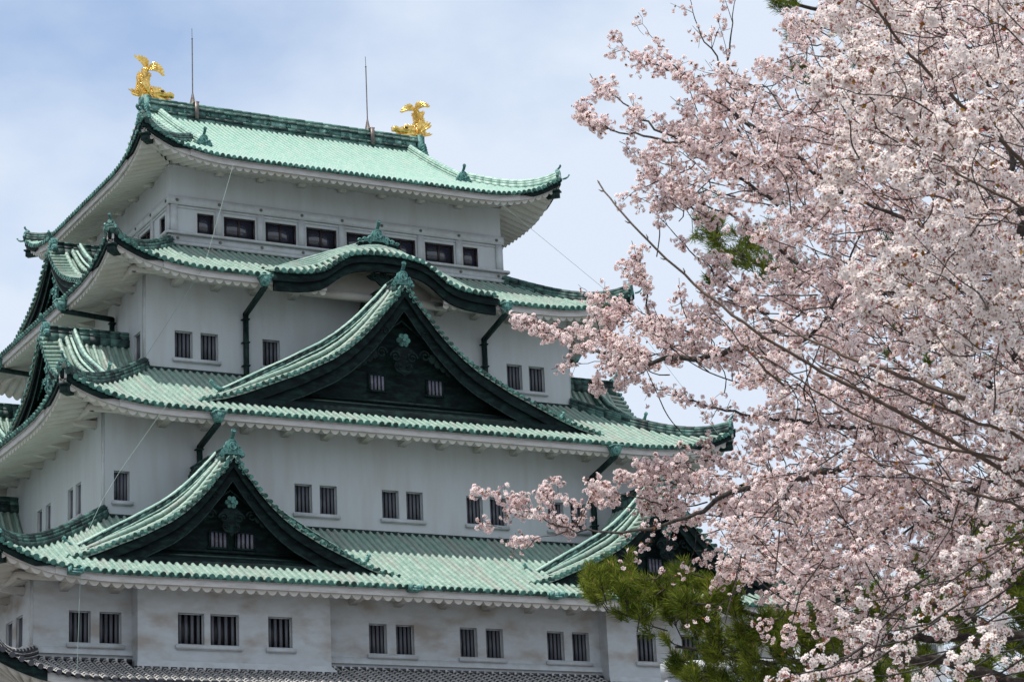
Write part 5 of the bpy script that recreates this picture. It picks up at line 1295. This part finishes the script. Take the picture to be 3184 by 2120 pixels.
def pine(label, px, dist, limbs, areas, pads):
    P0 = unp(px[0], 2500, dist)*np.array([1, 1, 0]); r = thing('pine_tree', label, 'tree', 'pine trees behind the cherries', loc=tuple(P0)); T_ = Pine(r)
    top = unp(px[1], px[2], dist+0.3); T_.limb([P0, P0+np.array([0.1, 0.1, 2.0]), (P0+top)/2+np.array([0.25, 0.1, 0]), top], 0.24, 0.07, 'trunk')
    for pts, d0, d1, ra, rb in limbs: T_.limb(poly(pts, d0, d1, 0.1), ra, rb)
    for pg, n, bb, d0, d1, sp, k in areas:
        for (x, y) in scatter(pg, n, bb):
            T_.pad(unp(x, y, RNG.uniform(d0, d1)), RX*RNG.normal(-0.4, 0.4)+RY*RNG.normal(0.25, 0.3)+RZ*RNG.normal(0, 0.4), RNG.integers(4, 8), sp, k)
    for k in range(16):      # whorls of limbs on the trunk itself
        f_ = 0.35+0.65*k/15; c = P0*(1-f_)+top*f_; a = k*2.4; e = c+np.array([math.cos(a), math.sin(a), 0.12])*RNG.uniform(1.0, 1.9)*(1.25-0.6*f_)
        if (RB @ (e-CAM))[0]/(RB @ (e-CAM))[2]*FPX+1592 < 3230: continue
        T_.limb([c, (c+e)/2+UZ*0.08, e], 0.04, 0.01)
        for q in range(5): T_.pad(c+(e-c)*RNG.uniform(0.5, 1.05)+RNG.normal(0, 0.14, 3), (e-c)+UZ*0.3, 5, 0.32, k and 75)
    for (x, y, d) in pads: T_.pad(unp(x, y, d), -RX+RY*0.3, 3, 0.2, 75)
    T_.finish(); world_children(r); return T_
pA = [(1790,1790),(1850,1740),(1960,1790),(2090,1760),(2200,1800),(2300,1830),(2450,1900),(2530,1880),(2540,1990),(2400,2010),(2200,1950),(2060,1920),(1950,1890),(1860,1860)]
pB = [(2010,1990),(2080,2000),(2200,1980),(2500,1920),(2700,1960),(2720,2140),(2200,2140),(2080,2060)]
pC = [(2400,1560),(2500,1590),(2460,1700),(2420,1700)]
pine('bright green pine branch spreading in front of the lowest roofs, under the cherry', (3500, 3450, 1250), 24.5,
     [([(3480,1950),(3184,1980),(2900,1990),(2600,1960),(2300,1900),(2050,1850),(1850,1810)], 24.6, 25.5, 0.06, 0.010),
      ([(3480,2300),(3150,2110),(2958,2067),(2824,2044),(2717,2010),(2560,2050),(2300,2060),(2100,2010)], 23.5, 25.0, 0.075, 0.012),
      ([(3184,1980),(2900,1880),(2760,1820)], 24.6, 24.6, 0.05, 0.02)],
     [(pA, 78, (1780, 1740, 2540, 2010), 24.2, 26.0, 0.26, 75), (pB, 66, (2000, 1910, 2730, 2140), 24.0, 26.0, 0.26, 75), ([(2520,1900),(2700,1760),(2950,1700),(3220,1600),(3220,2160),(2520,2160)], 46, (2500, 1600, 3220, 2160), 25.0, 27.0, 0.28, 75)],
     [(1790,1800,25.2),(1850,1760,25.1),(2090,1765,25),(2240,1790,25),(1900,1900,25),(1975,1930,24.8),(2040,1985,25),(2070,2040,25),(2110,2090,25)])
pD = [(2620,1950),(2700,1760),(2760,1800),(2900,1690),(3000,1640),(3220,1560),(3220,2160),(2600,2160),(2640,2060)]
pE = [(2880,1620),(3220,1520),(3220,1900),(3020,1840),(2900,1760)]
pine('dark pine standing deep behind the cherry at the lower right corner', (3480, 3400, 1350), 29.0,
     [([(3300,1800),(3100,1760),(2900,1720),(2760,1760)], 29, 28.6, 0.09, 0.02), ([(3300,2050),(3100,1980),(2850,1900),(2650,1940)], 29, 28.0, 0.08, 0.02)],
     [(pD, 120, (2600, 1540, 3220, 2160), 27.0, 30.5, 0.3, 75), (pE, 95, (2870, 1500, 3220, 1900), 27.5, 31.0, 0.32, 80)], [])
pF = [(2160,650),(2200,640),(2250,720),(2340,760),(2480,790),(2500,840),(2400,850),(2300,840),(2220,800),(2170,720)]
pine('tall pine showing only in gaps through the upper part of the cherries', (3480, 3400, -900), 31.0,
     [([(2960,900),(2700,900),(2450,850),(2250,780)], 31, 30.5, 0.09, 0.015), ([(2960,100),(2750,60),(2560,40),(2420,0)], 31, 30.5, 0.07, 0.015), ([(2960,420),(2700,330),(2520,250)], 31, 30.5, 0.06, 0.015)],
     [(pF, 22, (2150, 640, 2500, 850), 30, 31, 0.48, 70), ([(2500,80),(2900,0),(3200,300),(3200,1300),(2700,1300),(2700,500)], 34, (2500, 0, 3200, 1300), 30, 32.5, 0.3, 75)],
     [(2390,5,30.2),(2370,-5,30.2),(2410,12,30.2),(2440,0,30.4),(2425,95,30.3),(2450,110,30.3),(2460,195,30.4),(2470,215,30.4),(2540,50,30.6),(2440,95,30.4),(2500,70,30.4),(2450,210,30.5),(2480,240,30.5),(2170,870,30.3),(2210,860,30.3),(2390,600,30.4),(2150,390,30.3),(2350,420,30.6)])

# ------------------------------------------------------------------ modern annex beyond the pine
ann = thing('annex_building', 'modern white panelled building glimpsed through pine needles beside the keep', 'building', loc=tuple(unp(2069, 2053, 62.0)*np.array([1, 1, 0])))
a0 = np.zeros(3); zt = float(unp(2069, 2053, 62.0)[2]); ex = np.array([0.95, -0.31, 0]); ex /= np.linalg.norm(ex); ey = np.array([-ex[1], ex[0], 0])
M_PANEL = mat('white panel', (0.42, 0.43, 0.45), (0.38, 0.39, 0.41), 0.6, 0.5); M_PANELD = mat('grey panel', (0.10, 0.11, 0.12), (0.14, 0.15, 0.16), 0.6, 0.4)
mb = MB(); mb.box(ex*2.3+ey*0.3+UZ*(zt-0.20), (2.3, 0.3, 0.20), [ex, ey, UZ]); mb.build('parapet', M_PANEL, ann)
mb = MB(); mb.box(ex*2.3+ey*0.34+UZ*((zt-0.43)/2), (2.27, 0.28, (zt-0.43)/2), [ex, ey, UZ]); mb.build('wall', M_PANEL, ann)
mb = MB()
for i in range(6): mb.box(ex*(0.35+i*0.75)-ey*0.004+UZ*(zt-0.22), (0.02, 0.01, 0.21), [ex, ey, UZ])
mb.build('panel_joint', M_PANELD, ann)
for i in range(3): mb = MB(); mb.box(ex*(0.95+i*1.4)+ey*0.045+UZ*(zt-1.0), (0.5, 0.03, 0.35), [ex, ey, UZ]); mb.build('window', M_GLASS, ann)
blk = thing('office_building', 'pale grey office block far beyond the pine at the lower right', 'building', loc=tuple(unp(2480, 1985, 190.0)*np.array([1, 1, 0])))
zb_ = float(unp(2480, 1985, 190.0)[2]); mb = MB(); mb.box(ex*6+ey*6+UZ*(zb_/2), (6.0, 6, zb_/2), [ex, ey, UZ]); mb.build('wall', M_PANEL, blk)
for j in range(5):
    mb = MB(); mb.box(ex*6-ey*0.03+UZ*(zb_-1.4-j*3.2), (5.4, 0.04, 0.8), [ex, ey, UZ]); mb.build('window_band', M_GLASS, blk)
# ------------------------------------------------------------------ ground
mb = MB(); mb.add([(-2500,-2500,0),(2500,-2500,0),(2500,2500,0),(-2500,2500,0)], [[0,1,2,3]])
g = mb.build('ground', mat('ground soil and gravel', (0.15,0.15,0.145), (0.21,0.205,0.20), 0.4, 0.95)); tag(g, 'gravel ground of the castle precinct', 'ground', kind='structure')
